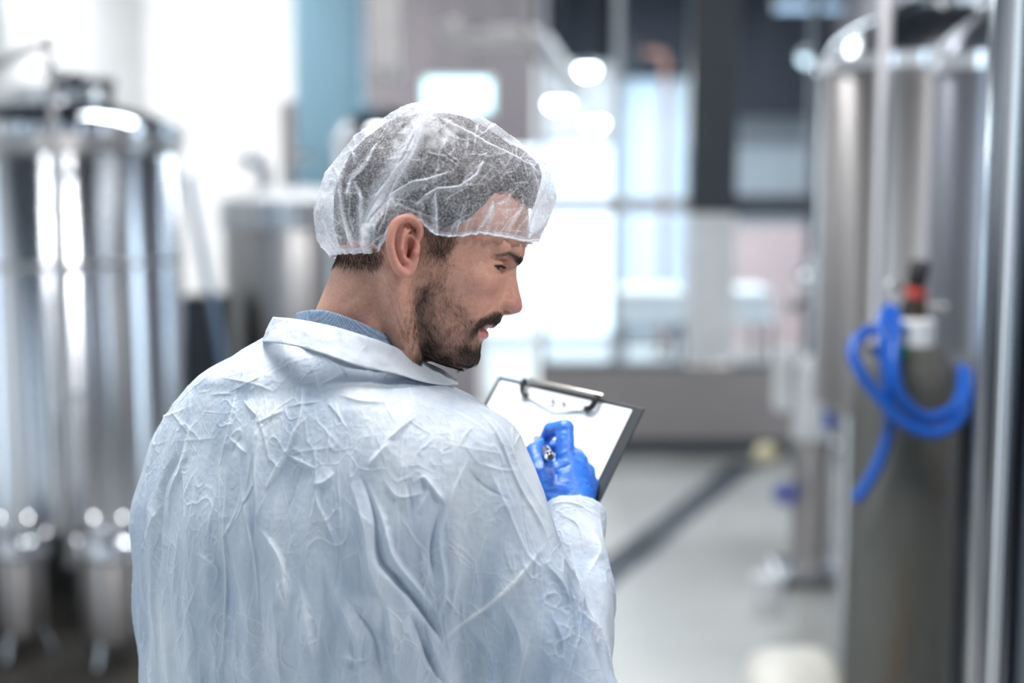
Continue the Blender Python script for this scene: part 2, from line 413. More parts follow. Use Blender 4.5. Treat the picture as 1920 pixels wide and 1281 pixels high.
# floor drain
a, b_ = at(1142, 1075, 5.9), at(1385, 880, 8.0)
dv = np.array([b_[0] - a[0], b_[1] - a[1], 0]); dv /= np.linalg.norm(dv); nv = np.array([-dv[1], dv[0], 0])
p0 = np.array([a[0], a[1], 0]) - dv * 2.6; L = 5.1
dr = empty('floor_drain', p0 + dv * L / 2, 'dark slotted drain channel running diagonally across the concrete floor', 'drain')
rotz = Matrix.Rotation(math.atan2(dv[1], dv[0]), 3, 'Z')
def along(lo, hi, name, mat):
    b = B().box(lo, hi, 0.0015); bmesh.ops.rotate(b.bm, verts=b.bm.verts, cent=(0, 0, 0), matrix=rotz)
    bmesh.ops.translate(b.bm, verts=b.bm.verts, vec=Vector(p0)); return b.out(name, mat, dr, False)
along((0, -.085, 0.0005), (L, .085, 0.002), 'channel_bed', M['black'])
along((0, -.10, 0.0005), (L, -.085, 0.006), 'edge_rail', M['dull_steel']); along((0, .085, 0.0005), (L, .10, 0.006), 'edge_rail', M['dull_steel'])
proto = along((0.02, -.083, 0.002), (0.045, .083, 0.0055), 'grate_bar', M['grey_metal'])
for k in range(1, 100):
    c = proto.copy(); COL.objects.link(c); c.location = Vector(proto.location) + Vector(dv * 0.05 * k)

# ------------------------------------------------------------------ lamps, sign, duct, tables far behind
def pendant(px, py, Y, r, mat, label):
    p = at(px, py, Y)
    e = empty('pendant_lamp', p, label, 'lamp', 'pendant lamps beyond the partition')
    B().lathe([(0, .06), (r * .35, .058), (r * .8, .035), (r, 0.0), (r * .93, 0.0)], p, 24).out('lamp_shade', M['grey_metal'], e)
    B().lathe([(r * .92, .002), (r * .8, -.03), (r * .45, -.055), (0, -.06)], p, 24).out('bulb', mat, e)
    B().tube([p + [0, 0, .058], [p[0], p[1], ZC]], .004, 6).out('cord', M['black'], e)
    if mat is M['lamp_on']:
        l = bpy.data.lights.new('lamp_light', 'POINT'); l.energy = 9; l.shadow_soft_size = .08
        o = bpy.data.objects.new('lamp_light', l); COL.objects.link(o); o.location = p - [0, 0, .12]
pendant(1101, 128, 10.6, .075, M['lamp_on'], 'lit pendant lamp, highest of the three bright ones beyond the partition')
pendant(1048, 192, 11.3, .10, M['lamp_on'], 'lit pendant lamp before the white window, leftmost of three bright ones')
pendant(1116, 228, 11.7, .085, M['lamp_on'], 'lit pendant lamp, lowest of the three bright ones beyond the partition')
pendant(1516, 108, 10.5, .08, M['lamp_dim'], 'dim pendant lamp under the dark ceiling beside the steel tank')
p = at(1516, 16, 9.6)
lp = empty('light_panel', p, 'faint rectangular light panel hung under the dark ceiling', 'lamp')
B().box(p + [-.22, -.1, 0], p + [.22, .1, .05], .01).out('housing', M['grey_metal'], lp, False)
B().box(p + [-.21, -.104, -.012], p + [.21, .09, -.001], .003).out('diffuser', M['panel_dim'], lp, False)
for sx in (-.15, .15): B().tube([p + [sx, 0, .05], [p[0] + sx, p[1], ZC]], .003, 6).out('hanger', M['black'], lp)
p0s, p1s = at(790, 216, 9.3), at(926, 142, 9.3)
sg = empty('sign', ((p0s[0] + p1s[0]) / 2, 9.3, p0s[2]), 'glowing pale cyan light box sign above the capped head', 'sign')
B().box((p0s[0] + .03, 9.3, p0s[2] + .03), (p1s[0] - .03, 9.36, p1s[2] - .03), .012).out('light_face', M['sign_on'], sg, False)
B().box((p0s[0], 9.365, p0s[2]), (p1s[0], 9.43, p1s[2]), .008).out('housing', M['white_paint'], sg, False)
for k in (.25, .75):
    x = p0s[0] + (p1s[0] - p0s[0]) * k
    B().tube([(x, 9.4, p1s[2]), (x, 9.4, ZC)], .006, 8).out('hanger', M['grey_metal'], sg)
dct = empty('ventilation_duct', at(925, 68, 9.0), 'pale horizontal ventilation duct under the dark ceiling', 'duct')
B().tube(spline([at(838, 40, 9.0), at(850, 62, 9.0), at(900, 68, 9.0), at(985, 68, 9.0), at(1015, 78, 9.05), at(1040, 112, 9.3), at(1085, 170, 9.9)], 26), .062, 20).out('pipe', M['duct'], dct)
B().tube([at(955, 62, 9.0), np.array([at(955, 62, 9.0)[0], 9.0, ZC])], .008, 8).out('hanger', M['grey_metal'], dct)
for px in (895, 985): B().lathe([(.062, -.02), (.07, -.02), (.07, .02), (.062, .02)], at(px, 68, 9.0), 20, (1, 0, 0)).out('flange', M['dull_steel'], dct)
wp = empty('white_pipe', at(722, 200, 8.2) * [1, 1, 0] + [0, 0, 1.95], 'thick off-white vertical pipe beside the blue-grey column', 'pipe')
p = at(722, 150, 8.2); B().tube([(p[0], p[1], p[2]), (p[0], p[1], ZC)], .085, 20).out('pipe', M['duct'], wp)
B().lathe([(.085, 0), (.10, 0), (.10, .04), (.085, .04)], (p[0], p[1], p[2] + .02), 20).out('flange', M['dull_steel'], wp)

for (x0, x1, lab) in ((0.72, 1.22, 'white topped table beyond the glass, left of the dark column'), (1.30, 1.80, 'white topped table beyond the glass, right of the dark column')):
    t = empty('table', ((x0 + x1) / 2, 9.95, 0), lab, 'table')
    B().box((x0, 9.6, .66), (x1, 10.3, .70), .006).out('table_top', M['white_paint'], t, False)
    for (lx, ly) in ((x0 + .04, 9.64), (x1 - .04, 9.64), (x0 + .04, 10.26), (x1 - .04, 10.26)):
        B().tube([(lx, ly, 0), (lx, ly, .66)], .018, 10).out('leg', M['grey_metal'], t)
    B().box((x0 + .02, 9.7, .702), (x1 - .02, 10.2, .88), .02).out('tray', M['white_paint'], t, False)

# ------------------------------------------------------------------ tanks
def dome(r, h, n=8): return [(r * math.cos(k / n * PI / 2), h * math.sin(k / n * PI / 2)) for k in range(n + 1)]
def tank(c, r, z0, z1, dome_h, cone_h, label, mat, legs=4, leg_ang=0.4, bands=(), group=None, lidmat=None, manway=True, seam=None):
    x, y = c
    e = empty('steel_tank', (x, y, 0), label, 'tank', group)
    B().lathe([(r * .98, z0), (r, z0 + .01), (r, z1 - .01), (r * .985, z1)], (x, y, 0), 96).out('shell', mat, e)
    B().lathe([(r * .985, z1)] + [(rr * .985, z1 + h) for rr, h in dome(r, dome_h)][1:], (x, y, 0), 96).out('lid', lidmat or mat, e)
    B().lathe([(r * .985, z1 - .02), (r + .018, z1 - .02), (r + .018, z1 + .02), (r * .985, z1 + .02)], (x, y, 0), 96).out('rim', M['polished'], e)
    if cone_h > 0:
        B().lathe([(r * .98, z0), (r * .75, z0 - cone_h * .35), (.05, z0 - cone_h), (.03, z0 - cone_h - .06), (0, z0 - cone_h - .06)], (x, y, 0), 64).out('cone_bottom', mat, e)
    for zb in bands:
        B().lathe([(r, zb - .012), (r + .006, zb - .010), (r + .006, zb + .010), (r, zb + .012)], (x, y, 0), 96).out('band', M['dull_steel'], e)
    for k in range(legs):
        a = leg_ang + 2 * PI * k / legs; lx, ly = x + r * .86 * math.cos(a), y + r * .86 * math.sin(a)
        lg = B().tube([(lx, ly, .03), (lx, ly, z0 + .05)], .028, 14).out('leg', M['steel'], e)
        B().lathe([(0, 0), (.05, 0), (.05, .012), (.028, .035), (0, .035)], (lx, ly, 0), 16).out('foot', M['black'], lg)
    if manway:
        zt = z1 + dome_h * .8
        mw = B().lathe([(.16, 0), (.17, .0), (.17, .05), (.10, .075), (0, .08)], (x + r * .12, y - r * .1, zt), 28).out('manway', M['polished'], e)
        B().tube([(x + r * .12, y - r * .1, zt + .08), (x + r * .12, y - r * .1, zt + .13)], .012, 8).out('stud', M['dark_metal'], mw)
        B().lathe([(.04, 0), (.055, .008), (.04, .016)], (x + r * .12, y - r * .1, zt + .12), 16).out('hand_wheel', M['black'], mw)
    if seam is not None:
        for a in seam:
            B().tube([(x + (r + .001) * math.cos(a), y + (r + .001) * math.sin(a), z0 + .02), (x + (r + .001) * math.cos(a), y + (r + .001) * math.sin(a), z1 - .03)], .004, 6).out('weld_seam', M['polished'], e)
    return e
# tank A, large on the left
cA = at(95, 600, 5.65)
tA = tank((cA[0], 5.65), .52, .36, 1.86, .13, .18, 'large bright steel tank on the left behind the two small canisters', M['streak_steel'], 4, .5, (1.36,), lidmat=M['polished'])
xA, yA = cA[0], 5.65
B().lathe([(.515, 1.78), (.545, 1.78), (.545, 1.84), (.515, 1.84)], (xA, yA, 0), 96).out('collar_ring', M['dull_steel'], tA)
pA = at(93, 84, 4.95); pB = at(4, 118, 4.95)
pipeA = B().tube(spline([[pA[0], 4.95, 0.30], [pA[0], 4.95, 1.0], [pA[0], 4.95, pA[2] - .06], pA + [-.008, 0, -.01], pA + [-.04, 0, -.002], pB, pB + [-.05, 0, -.03], pB + [-.06, 0, -.12]], 40), .015, 14).out('cleaning_pipe', M['dull_steel'], tA)
for z in (.9, 1.35, 1.7):
    B().lathe([(.015, -.012), (.028, -.012), (.028, .012), (.015, .012)], (pA[0], 4.95, z), 16).out('clamp', M['steel'], pipeA)
    B().tube([(pA[0], 4.97, z), (pA[0], 5.18, z)], .008, 8).out('bracket', M['steel'], pipeA)
for (dx, dz) in ((.18, .02), (.30, -.02)):
    B().tube([(xA + dx, 5.5, 1.94), (xA + dx, 5.5, 2.06 + dz)], .02, 10).out('lid_valve', M['dark_metal'], tA)
B().tube([(xA + .1, 5.45, 2.05), (xA + .34, 5.45, 2.03)], .02, 10).out('lid_handle', M['dark_metal'], tA)
# slanting hose between the tanks
tag(B().tube(spline([at(352, 330, 6.3), at(372, 440, 6.25), at(400, 580, 6.2), at(418, 700, 6.2), at(420, 900, 6.2), [at(420, 900, 6.2)[0], 6.2, .02], [at(420, 900, 6.2)[0] + .5, 6.3, .02]], 30), .018, 10).out('hose', plain('grey_blue_hose', (0.20, 0.30, 0.46), .5)), 'grey-blue hose hanging beside the large left tank', 'hose')
cabp = at(378, 760, 6.6)
cb = empty('control_cabinet', (cabp[0], 6.6, 0), 'black control cabinet standing between the two left tanks', 'cabinet')
B().box((cabp[0] - .09, 6.6, .08), (cabp[0] + .11, 6.8, 1.12), .01).out('body', M['black'], cb, False)
B().box((cabp[0] - .075, 6.585, .12), (cabp[0] + .095, 6.6, 1.08), .004).out('door', M['dark_metal'], cb, False)
B().box((cabp[0] - .09, 6.6, 0), (cabp[0] + .11, 6.8, .079)).out('plinth', M['dark_metal'], cb, False)
# tank B
cB = at(552, 600, 7.1)
tB = tank((cB[0], 7.1), .345, .5, 1.50, .13, .3, 'smaller satin steel tank behind the man, left of his neck', M['dull_steel'], 3, .2, (), lidmat=M['white_paint'], manway=False)
B().lathe([(.34, 1.42), (.362, 1.42), (.362, 1.56), (.34, 1.56)], (cB[0], 7.1, 0), 64).out('lid_collar', M['steel'], tB)
B().tube([(cB[0] - .12, 7.0, 1.58), (cB[0] - .12, 7.0, 1.74)], .035, 14).out('inlet_port', M['polished'], tB)
B().lathe([(0, 0), (.05, .012), (.062, .05), (.05, .088), (0, .1)], (cB[0] - .17, 6.95, 1.70), 20).out('sight_glass', M['polished'], tB)
pp = at(541, 190, 7.1)
B().tube([(pp[0], 7.1, 1.6), (pp[0], 7.1, pp[2])], .042, 14).out('vent_pipe', M['warm_steel'], tB)
B().tube([(cB[0] + .02, 6.95, 1.6), (cB[0] + .02, 6.95, 1.75), (cB[0] + .12, 6.95, 1.78)], .02, 10).out('elbow', M['polished'], tB)
# tank C behind the head
cC = at(712, 300, 8.0)
tC = tank((cC[0], 8.0), .25, .4, 1.86, .2, .25, 'tall pale tank with a round top behind the crown of the cap', M['polished'], 3, .3, (), manway=False)
# white bucket of tank row near the neck
cD = at(612, 600, 6.6)
vs3 = empty('keg', (cD[0], 6.6, 0), 'pale steel keg showing left of the man\'s neck', 'keg')
B().lathe([(0, 0), (.15, 0), (.16, .02), (.155, .06), (.17, .1), (.17, .78), (.16, .84), (.10, .92), (0, .95)], (cD[0], 6.6, 0), 40).out('body', M['steel'], vs3)
B().lathe([(.165, .84), (.17, .84), (.165, 1.0), (.155, 1.0), (.155, .84)], (cD[0], 6.6, 0), 40).out('top_ring', M['white_paint'], vs3)

mt_ = empty('floor_shade_sheet', (-1.95, 5.3, 0), 'dark brown ribbed sheet for the floor shade beneath the left tanks', 'mat')  # dark sheet stands in for the shaded floor under the tanks
M['mat'] = plain('floor_shade_brown', (.045, .040, .034), .6)
B().box((-2.88, 3.6, .0005), (-.85, 7.4, .008), .002).out('sheet', M['mat'], mt_, False)
for k in range(30): B().box((-2.86 + k * .068, 3.62, .008), (-2.83 + k * .068, 7.38, .011)).out('shade_sheet_rib', M['mat'], mt_, False)
# two small canisters in front of tank A
def canister(px, ytop, Y, r, label):
    p = at(px, ytop, Y); x, y, zt = p
    e = empty('canister', (x, y, 0), label, 'canister', 'small steel canisters')
    B().lathe([(0, .075), (r * .6, .08), (r * .95, .10), (r, .13), (r, zt - .09), (r * .97, zt - .085)], (x, y, 0), 40).out('body', M['warm_steel'], e)
    B().lathe([(r * .97, zt - .085), (r * .9, zt - .05), (r * .5, zt - .02), (0, zt - .01)], (x, y, 0), 40).out('lid', M['polished'], e)
    B().lathe([(r, zt - .10), (r + .012, zt - .10), (r + .014, zt - .088), (r + .012, zt - .075), (r, zt - .075)], (x, y, 0), 40).out('clamp_ring', M['polished'], e)
    for k in range(4):
        a = .5 + k * PI / 2; cx_, cy_ = x + (r + .012) * math.cos(a), y + (r + .012) * math.sin(a)
        bl = B().tube([(cx_, cy_, zt - .12), (cx_, cy_, zt - .045)], .007, 8).out('swing_bolt', M['steel'], e)
        B().lathe([(0, -.014), (.012, -.01), (.017, 0), (.012, .01), (0, .014)], (cx_, cy_, zt - .04), 14).out('wing_nut', M['chrome'], bl)
    for dx in (-.05, .05):
        st = B().tube([(x + dx, y - .03, zt - .03), (x + dx, y - .03, zt + .03)], .012, 10).out('port', M['polished'], e)
        B().lathe([(0, -.02), (.018, -.012), (.024, 0), (.018, .012), (0, .02)], (x + dx, y - .03, zt + .035), 16).out('port_cap', M['chrome'], st)
    for k in range(3):
        a = .3 + k * 2 * PI / 3
        lg = B().tube([(x + r * .8 * math.cos(a), y + r * .8 * math.sin(a), .11), (x + r * 1.15 * math.cos(a), y + r * 1.15 * math.sin(a), .015)], .012, 10).out('leg', M['steel'], e)
        B().lathe([(0, 0), (.022, 0), (.022, .015), (0, .025)], (x + r * 1.15 * math.cos(a), y + r * 1.15 * math.sin(a), 0), 12).out('foot', M['black'], lg)
    return e
canister(32, 985, 4.85, .085, 'small steel canister on legs at the left edge in front of the big tank')
canister(208, 985, 4.80, .105, 'small steel canister on legs beside the man\'s left sleeve')

cb2 = at(165, 1080, 6.5)
kc = empty('tank_shade_box', (cb2[0], 6.65, 0), 'low black box for the shade behind the two small canisters', 'cabinet')  # black box added to darken the space under the large tank
B().box((cb2[0] - .9, 6.5, .03), (cb2[0] + .42, 6.8, .60), .01).out('body', M['black'], kc, False)
for dx in (-.85, -.2): B().box((cb2[0] + dx, 6.485, .06), (cb2[0] + dx + .6, 6.499, .57), .004).out('door', M['dark_metal'], kc, False)  # door faces of the added shade box
for dx in (-.8, .35): B().lathe([(0, 0), (.03, 0), (.03, .03), (0, .03)], (cb2[0] + dx, 6.65, 0), 12).out('foot', M['grey_metal'], kc)  # feet of the added shade box
# right hand row
cE = at(1795, 400, 4.65)
tE = tank((cE[0], 4.65), .45, .95, 2.04, .20, .25, 'tall satin steel tank behind the gas cylinder with a bright rim', M['warm_steel'], 4, .35, (), lidmat=M['steel'])
cF = at(1955, 400, 3.55)
tF = tank((cF[0], 3.55), .275, 1.27, 1.97, .16, .2, 'grey steel tank between the gas cylinder and the nearest tank', M['grey_steel'], 4, .8, ())
xg, yg = 1.062, 2.0
tG = tank((xg, yg), .385, .45, 2.5, .15, .25, 'nearest polished steel tank at the right edge', M['near_steel'], 4, .8, (), seam=(R(186), R(204)))
B().tube([(xg + .40 * math.cos(R(193)), yg + .40 * math.sin(R(193)), .6), (xg + .40 * math.cos(R(193)), yg + .40 * math.sin(R(193)), 2.4)], .012, 14).out('sight_tube', M['steel'], tG)
pl_ = at(1652, 300, 3.95)
pole = empty('steel_pole', (pl_[0], 3.95, 0), 'slim polished steel pole in front of the satin tank', 'pole')
B().tube([(pl_[0], 3.95, .012), (pl_[0], 3.95, ZC)], .0185, 16).out('tube', steel('pale_satin_steel', (.86, .82, .82), .4, .05, aniso=0), pole)
B().lathe([(0, 0), (.05, 0), (.05, .012), (.02, .02), (0, .02)], (pl_[0], 3.95, 0), 20).out('base_flange', M['steel'], pole)

ec = empty('cabinet', (1.47, 3.92, 0), 'tall black box for the shadowed gap behind the gas cylinder', 'cabinet')  # black box added to fill the shadowed gap with dark
B().box((1.2, 3.8, .03), (1.75, 4.05, 1.22), .01).out('body', M['black'], ec, False)
B().box((1.215, 3.786, .06), (1.47, 3.799, 1.19), .003).out('door', M['dark_metal'], ec, False); B().box((1.48, 3.786, .06), (1.735, 3.799, 1.19), .003).out('door', M['dark_metal'], ec, False)  # door faces of the added black box in the shadowed gap
for dx in (1.24, 1.71): B().lathe([(0, 0), (.03, 0), (.03, .03), (0, .03)], (dx, 3.92, 0), 12).out('foot', M['grey_metal'], ec)  # feet of the added black box in the shadowed gap
# gas cylinder
gc = at(1700, 700, 3.07); gx, gy = gc[0], 3.07
g = empty('gas_cylinder', (gx, gy, 0), 'weathered grey-green gas cylinder draped with blue hose', 'cylinder')
B().lathe([(0, .02), (.09, .0), (.112, .015), (.115, .04), (.115, 1.20), (.112, 1.25), (.10, 1.29), (.075, 1.325), (.045, 1.345), (0, 1.35)], (gx, gy, 0), 64).out('body', M['gas_paint'], g)
B().lathe([(.046, 1.338), (.056, 1.338), (.056, 1.39), (.040, 1.395), (0, 1.395)], (gx, gy, 0), 28).out('neck_ring', M['white_paint'], g)
vb = B().lathe([(.026, 1.394), (.028, 1.40), (.024, 1.45), (.018, 1.455), (0, 1.455)], (gx + .012, gy, 0), 20).out('valve_body', M['brass'], g)
pv0, pv1 = at(1706, 606, gy), at(1726, 488, gy)
ax = (pv1 - pv0) / np.linalg.norm(pv1 - pv0); hv = np.linalg.norm(pv1 - pv0)
B().lathe([(0, 0), (.02, 0), (.024, .01), (.024, hv * .40), (0, hv * .40)], pv0, 20, ax).out('tap_grip', M['black'], g)
B().lathe([(0, hv * .40), (.025, hv * .40), (.027, hv * .45), (.025, hv * .56), (0, hv * .56)], pv0, 20, ax).out('red_collar', M['red'], g)
B().lathe([(0, hv * .56), (.016, hv * .56), (.021, hv * .64), (.022, hv * .94), (.016, hv), (0, hv)], pv0, 20, ax).out('tap_knob', M['black'], g)
B().tube([at(1704, 560, gy), at(1668, 530, gy - .01)], .010, 10).out('tap_lever', M['dull_steel'], g)
B().tube([at(1716, 575, gy), at(1772, 575, gy + .01)], .011, 10).out('outlet', M['dull_steel'], g)
B().lathe([(0, 0), (.014, 0), (.014, .03), (0, .03)], at(1682, 660, gy - .07), 12, (0, -1, .2)).out('green_cap', M['green'], g)
B().lathe([(0, 0), (.012, 0), (.016, .008), (.012, .016), (0, .018)], at(1637, 660, gy - .09), 14, (0, -1, .2)).out('steel_cap', M['polished'], g)
hz = [(1604, 938, 2.92), (1628, 905, 2.915), (1652, 855, 2.91), (1668, 795, 2.905), (1664, 710, 2.89), (1656, 640, 2.90), (1657, 595, 2.94), (1668, 578, 2.97), (1680, 602, 2.93), (1676, 680, 2.87), (1690, 745, 2.865), (1735, 783, 2.87), (1783, 770, 2.89), (1804, 735, 2.94), (1806, 690, 3.0), (1812, 730, 2.95), (1798, 785, 2.89), (1755, 812, 2.86), (1700, 795, 2.86), (1650, 748, 2.865), (1608, 690, 2.87), (1600, 648, 2.89), (1628, 622, 2.91), (1668, 616, 2.95), (1700, 618, 3.03)]
bh = B().tube(spline([at(*h) for h in hz], 140), .0125, 12).out('hose', M['blue_hose'])
tag(bh, 'bright blue hose looped over the shoulder of the gas cylinder', 'hose')

# filter unit beyond the gas cylinder
fx, fy = at(1525, 900, 5.8)[0], 5.8
f = empty('filter_unit', (fx, fy, 0), 'steel filter unit with valves and gauges left of the gas cylinder', 'filter unit')
B().lathe([(0, .06), (.08, .06), (.085, .08), (.085, .56), (.105, .565), (.105, .595), (0, .6)], (fx, fy, 0), 32).out('housing', M['warm_steel'], f)
B().box((fx - .16, fy - .14, .03), (fx + .2, fy + .14, .06), .01).out('base_plate', M['steel'], f, False)
for (sx, sy) in ((-.13, -.11), (.17, -.11), (-.13, .11), (.17, .11)): B().lathe([(0, 0), (.02, 0), (.02, .03), (0, .03)], (fx + sx, fy + sy, 0), 12).out('foot', M['black'], f)
B().lathe([(0, .6), (.07, .6), (.075, .62), (.075, .86), (.05, .92), (.02, .95), (0, .95)], (fx - .02, fy, 0), 24).out('upper_bowl', M['white_paint'], f)
B().tube([(fx + .03, fy, .93), (fx + .03, fy, 1.38)], .022, 12).out('riser', M['steel'], f)
B().box((fx - .17, fy - .05, .72), (fx - .10, fy + .05, .98), .015).out('pump_head', M['white_paint'], f, False)
B().tube([(fx - .10, fy, .85), (fx - .03, fy, .85)], .02, 10).out('pump_pipe', M['polished'], f)
B().box((fx + .02, fy - .09, .66), (fx + .07, fy - .075, .86), .004).out('blue_label', M['blue_hose'], f, False)
for (px, py, r) in ((1548, 465, .045), (1535, 488, .04), (1514, 525, .048), (1551, 526, .04)):
    p = at(px, py, fy - .06)
    gg = B().lathe([(0, -.02), (r, -.02), (r, .01), (r * .85, .014), (0, .012)], p, 24, (-.2, -1, .3)).out('gauge', M['polished'], f)
    B().lathe([(r * .8, .012), (r * .72, .028), (r * .5, .042), (r * .25, .05), (0, .052)], p, 24, (-.2, -1, .3)).out('glint_dome', M['chrome'], gg)  # chrome dome added to catch the lamps as bright glints
    B().tube([p, (fx + .03, fy, p[2] - .03)], .010, 8).out('gauge_stem', M['steel'], gg)
p = at(1472, 575, fy); B().tube([(fx + .03, fy, p[2] + .02), p], .022, 12).out('side_valve', M['dull_steel'], f)
B().tube([at(1568, 560, fy), at(1566, 640, fy)], .03, 12).out('valve_actuator', M['brass'], f)
B().lathe([(0, 0), (.05, 0), (.055, .03), (.03, .06), (0, .06)], at(1437, 860, fy), 16).out('cream_cap', M['cream'], f)
B().tube([at(1437, 858, fy), (fx - .06, fy, at(1437, 858, fy)[2])], .014, 8).out('cap_arm', M['steel'], f)
B().lathe([(0, 0), (.05, 0), (.05, .06), (0, .07)], at(1470, 925, fy - .08), 16, (0, -1, .2)).out('violet_knob', M['violet'], f)
B().tube([at(1470, 920, fy - .08), (fx - .06, fy, at(1470, 920, fy)[2])], .012, 8).out('knob_stem', M['steel'], f)
pt = at(1440, 1085, 5.5); tb = empty('tub', (pt[0], 5.5, 0), 'small white tub on the floor beside the filter unit', 'tub')
B().lathe([(0, 0), (.055, 0), (.065, .10), (.062, .10), (.053, .01), (0, .01)], (pt[0], 5.5, 0), 24).out('body', M['white_paint'], tb)
B().lathe([(.068, .095), (.07, .098), (.068, .11), (.03, .114), (0, .114)], (pt[0], 5.5, 0), 24).out('lid', M['white_paint'], tb)
# white sack
sk = at(1490, 1250, 4.15)
bm = bmesh.new(); bmesh.ops.create_icosphere(bm, subdivisions=4, radius=1.0)
for v in bm.verts:
    n = mnoise.noise(v.co * 1.6) * .10 + mnoise.noise(v.co * 4.2) * .045
    q = v.co * (1 + n)
    s3 = lambda t: math.copysign(abs(t) ** .7, t)
    v.co = Vector((s3(q.x) * .155, s3(q.y) * .15, max(-.13, s3(q.z) * .14)))
bmesh.ops.translate(bm, verts=bm.verts, vec=(sk[0], 4.15, .131))
tag(bm_obj('sack', bm, plain('cream_white_plastic_sack', (0.82, 0.80, 0.74), .5, 0, .06, 6), None, True, False), 'crumpled cream-white sack on the floor at the foot of the gas cylinder', 'sack')

# ------------------------------------------------------------------ implicit modelling tools for the man
class Field:
    def __init__(s, lo, hi, h, val=60.0):
        s.lo = np.array(lo, float); s.h = h
        s.n = np.ceil((np.array(hi, float) - s.lo) / h).astype(int) + 1
        s.F = np.full(s.n, val, np.float32)
    def region(s, lo, hi):
        a = np.clip(np.floor((np.array(lo) - s.lo) / s.h).astype(int), 0, s.n - 1)
        b = np.clip(np.ceil((np.array(hi) - s.lo) / s.h).astype(int) + 1, 1, s.n)
        sl = tuple(slice(i, j) for i, j in zip(a, b))
        g = np.meshgrid(*[(s.lo[k] + s.h * np.arange(a[k], b[k])).astype(np.float32) for k in range(3)], indexing='ij', sparse=True)
        return sl, g
    @staticmethod
    def smin(a, b, k):
        if k <= 0: return np.minimum(a, b)
        h = np.clip(0.5 + 0.5 * (b - a) / k, 0, 1)
        return b * (1 - h) + a * h - k * h * (1 - h)
    def put(s, sl, d, k=0.0, op='add'):
        cur = s.F[sl]
        s.F[sl] = s.smin(cur, d, k) if op == 'add' else -s.smin(-cur, d, k)
    def capsule(s, a, b, ra, rb, k=0.0, op='add', clip=None):
        a, b = np.array(a, float), np.array(b, float); m = max(ra, rb) + k * 1.5 + 3 * s.h + 4
        sl, (x, y, z) = s.region(np.minimum(a, b) - m, np.maximum(a, b) + m)
        ab = b - a; L2 = max(float(ab @ ab), 1e-6)
        t = np.clip(((x - a[0]) * ab[0] + (y - a[1]) * ab[1] + (z - a[2]) * ab[2]) / L2, 0, 1)
        d = np.sqrt((x - a[0] - t * ab[0]) ** 2 + (y - a[1] - t * ab[1]) ** 2 + (z - a[2] - t * ab[2]) ** 2) - (ra + (rb - ra) * t)
        if clip is not None:      # (point, normal): keep the side against the normal
            p, n = clip; d = np.maximum(d, (x - p[0]) * n[0] + (y - p[1]) * n[1] + (z - p[2]) * n[2])
        s.put(sl, d, k, op)
    def chain(s, pts, rs, k=0.0, op='add'):
        if len(pts) > 8: rs = list(np.interp(np.linspace(0, 1, 34), np.linspace(0, 1, len(rs)), rs)); pts = spline(np.array(pts, float), 34)
        for i in range(len(pts) - 1): s.capsule(pts[i], pts[i + 1], rs[i], rs[i + 1], k, op)
    def ellipsoid(s, c, r, k=0.0, op='add', rot=0.0):
        """rot: turn in the u-v plane"""
        c = np.array(c, float); r = np.array(r, float); m = max(r) + k * 1.5 + 3 * s.h + 4
        sl, (x, y, z) = s.region(c - m, c + m)
        cr, sr = math.cos(rot), math.sin(rot)
        dx, dy, dz = x - c[0], y - c[1], z - c[2]
        X, Y = dx * cr + dy * sr, -dx * sr + dy * cr
        k0 = np.sqrt((X / r[0]) ** 2 + (Y / r[1]) ** 2 + (dz / r[2]) ** 2)
        s.put(sl, (k0 - 1) * min(r) * (1 if min(r) > 0.4 * max(r) else 1.3), k, op)
    def mesh(s, smooth=2):
        F = s.F; n = s.n; ins = F < 0
        c = np.zeros(n - 1, np.int8)
        for dx in (0, 1):
            for dy in (0, 1):
                for dz in (0, 1):
                    c += ins[dx:n[0] - 1 + dx, dy:n[1] - 1 + dy, dz:n[2] - 1 + dz]
        act = np.argwhere((c > 0) & (c < 8)).astype(np.int32)
        idx = np.full(n - 1, -1, np.int32); idx[act[:, 0], act[:, 1], act[:, 2]] = np.arange(len(act))
        cor8 = [(i, j, k) for i in (0, 1) for j in (0, 1) for k in (0, 1)]
        val = {q: F[act[:, 0] + q[0], act[:, 1] + q[1], act[:, 2] + q[2]] for q in cor8}
        acc = np.zeros((len(act), 3)); cnt = np.zeros(len(act))
        for q in cor8:
            for ax_ in range(3):
                if q[ax_]: continue
                r = list(q); r[ax_] = 1; r = tuple(r)
                a, b = val[q], val[r]; m = (a < 0) != (b < 0)
                t = np.where(m, a / np.where(a - b == 0, 1, a - b), 0)
                pos = np.array(q, float)[None, :].repeat(len(act), 0); pos[:, ax_] += t
                acc[m] += pos[m]; cnt[m] += 1
        V = (act + acc / cnt[:, None]) * s.h + s.lo
        quads = []
        for ax_ in range(3):
            o1, o2 = [k for k in range(3) if k != ax_]
            sa = [slice(None)] * 3; sb = [slice(None)] * 3
            sa[ax_] = slice(0, -1); sb[ax_] = slice(1, None)
            A, Bq = ins[tuple(sa)], ins[tuple(sb)]
            e = np.argwhere(A != Bq)
            ok = (e[:, o1] > 0) & (e[:, o2] > 0) & (e[:, o1] < n[o1] - 1) & (e[:, o2] < n[o2] - 1)
            e = e[ok]; flip = A[e[:, 0], e[:, 1], e[:, 2]]
            def cell(d1, d2):
                q = e.copy(); q[:, o1] -= d1; q[:, o2] -= d2
                return idx[q[:, 0], q[:, 1], q[:, 2]]
            Q = np.stack([cell(1, 1), cell(0, 1), cell(0, 0), cell(1, 0)], 1)
            if ax_ == 1: flip = ~flip
            Q[~flip] = Q[~flip][:, ::-1]
            quads.append(Q)
        Q = np.vstack(quads); Q = Q[(Q >= 0).all(1)]
        lab = np.arange(len(V))                                   # keep the largest connected piece only
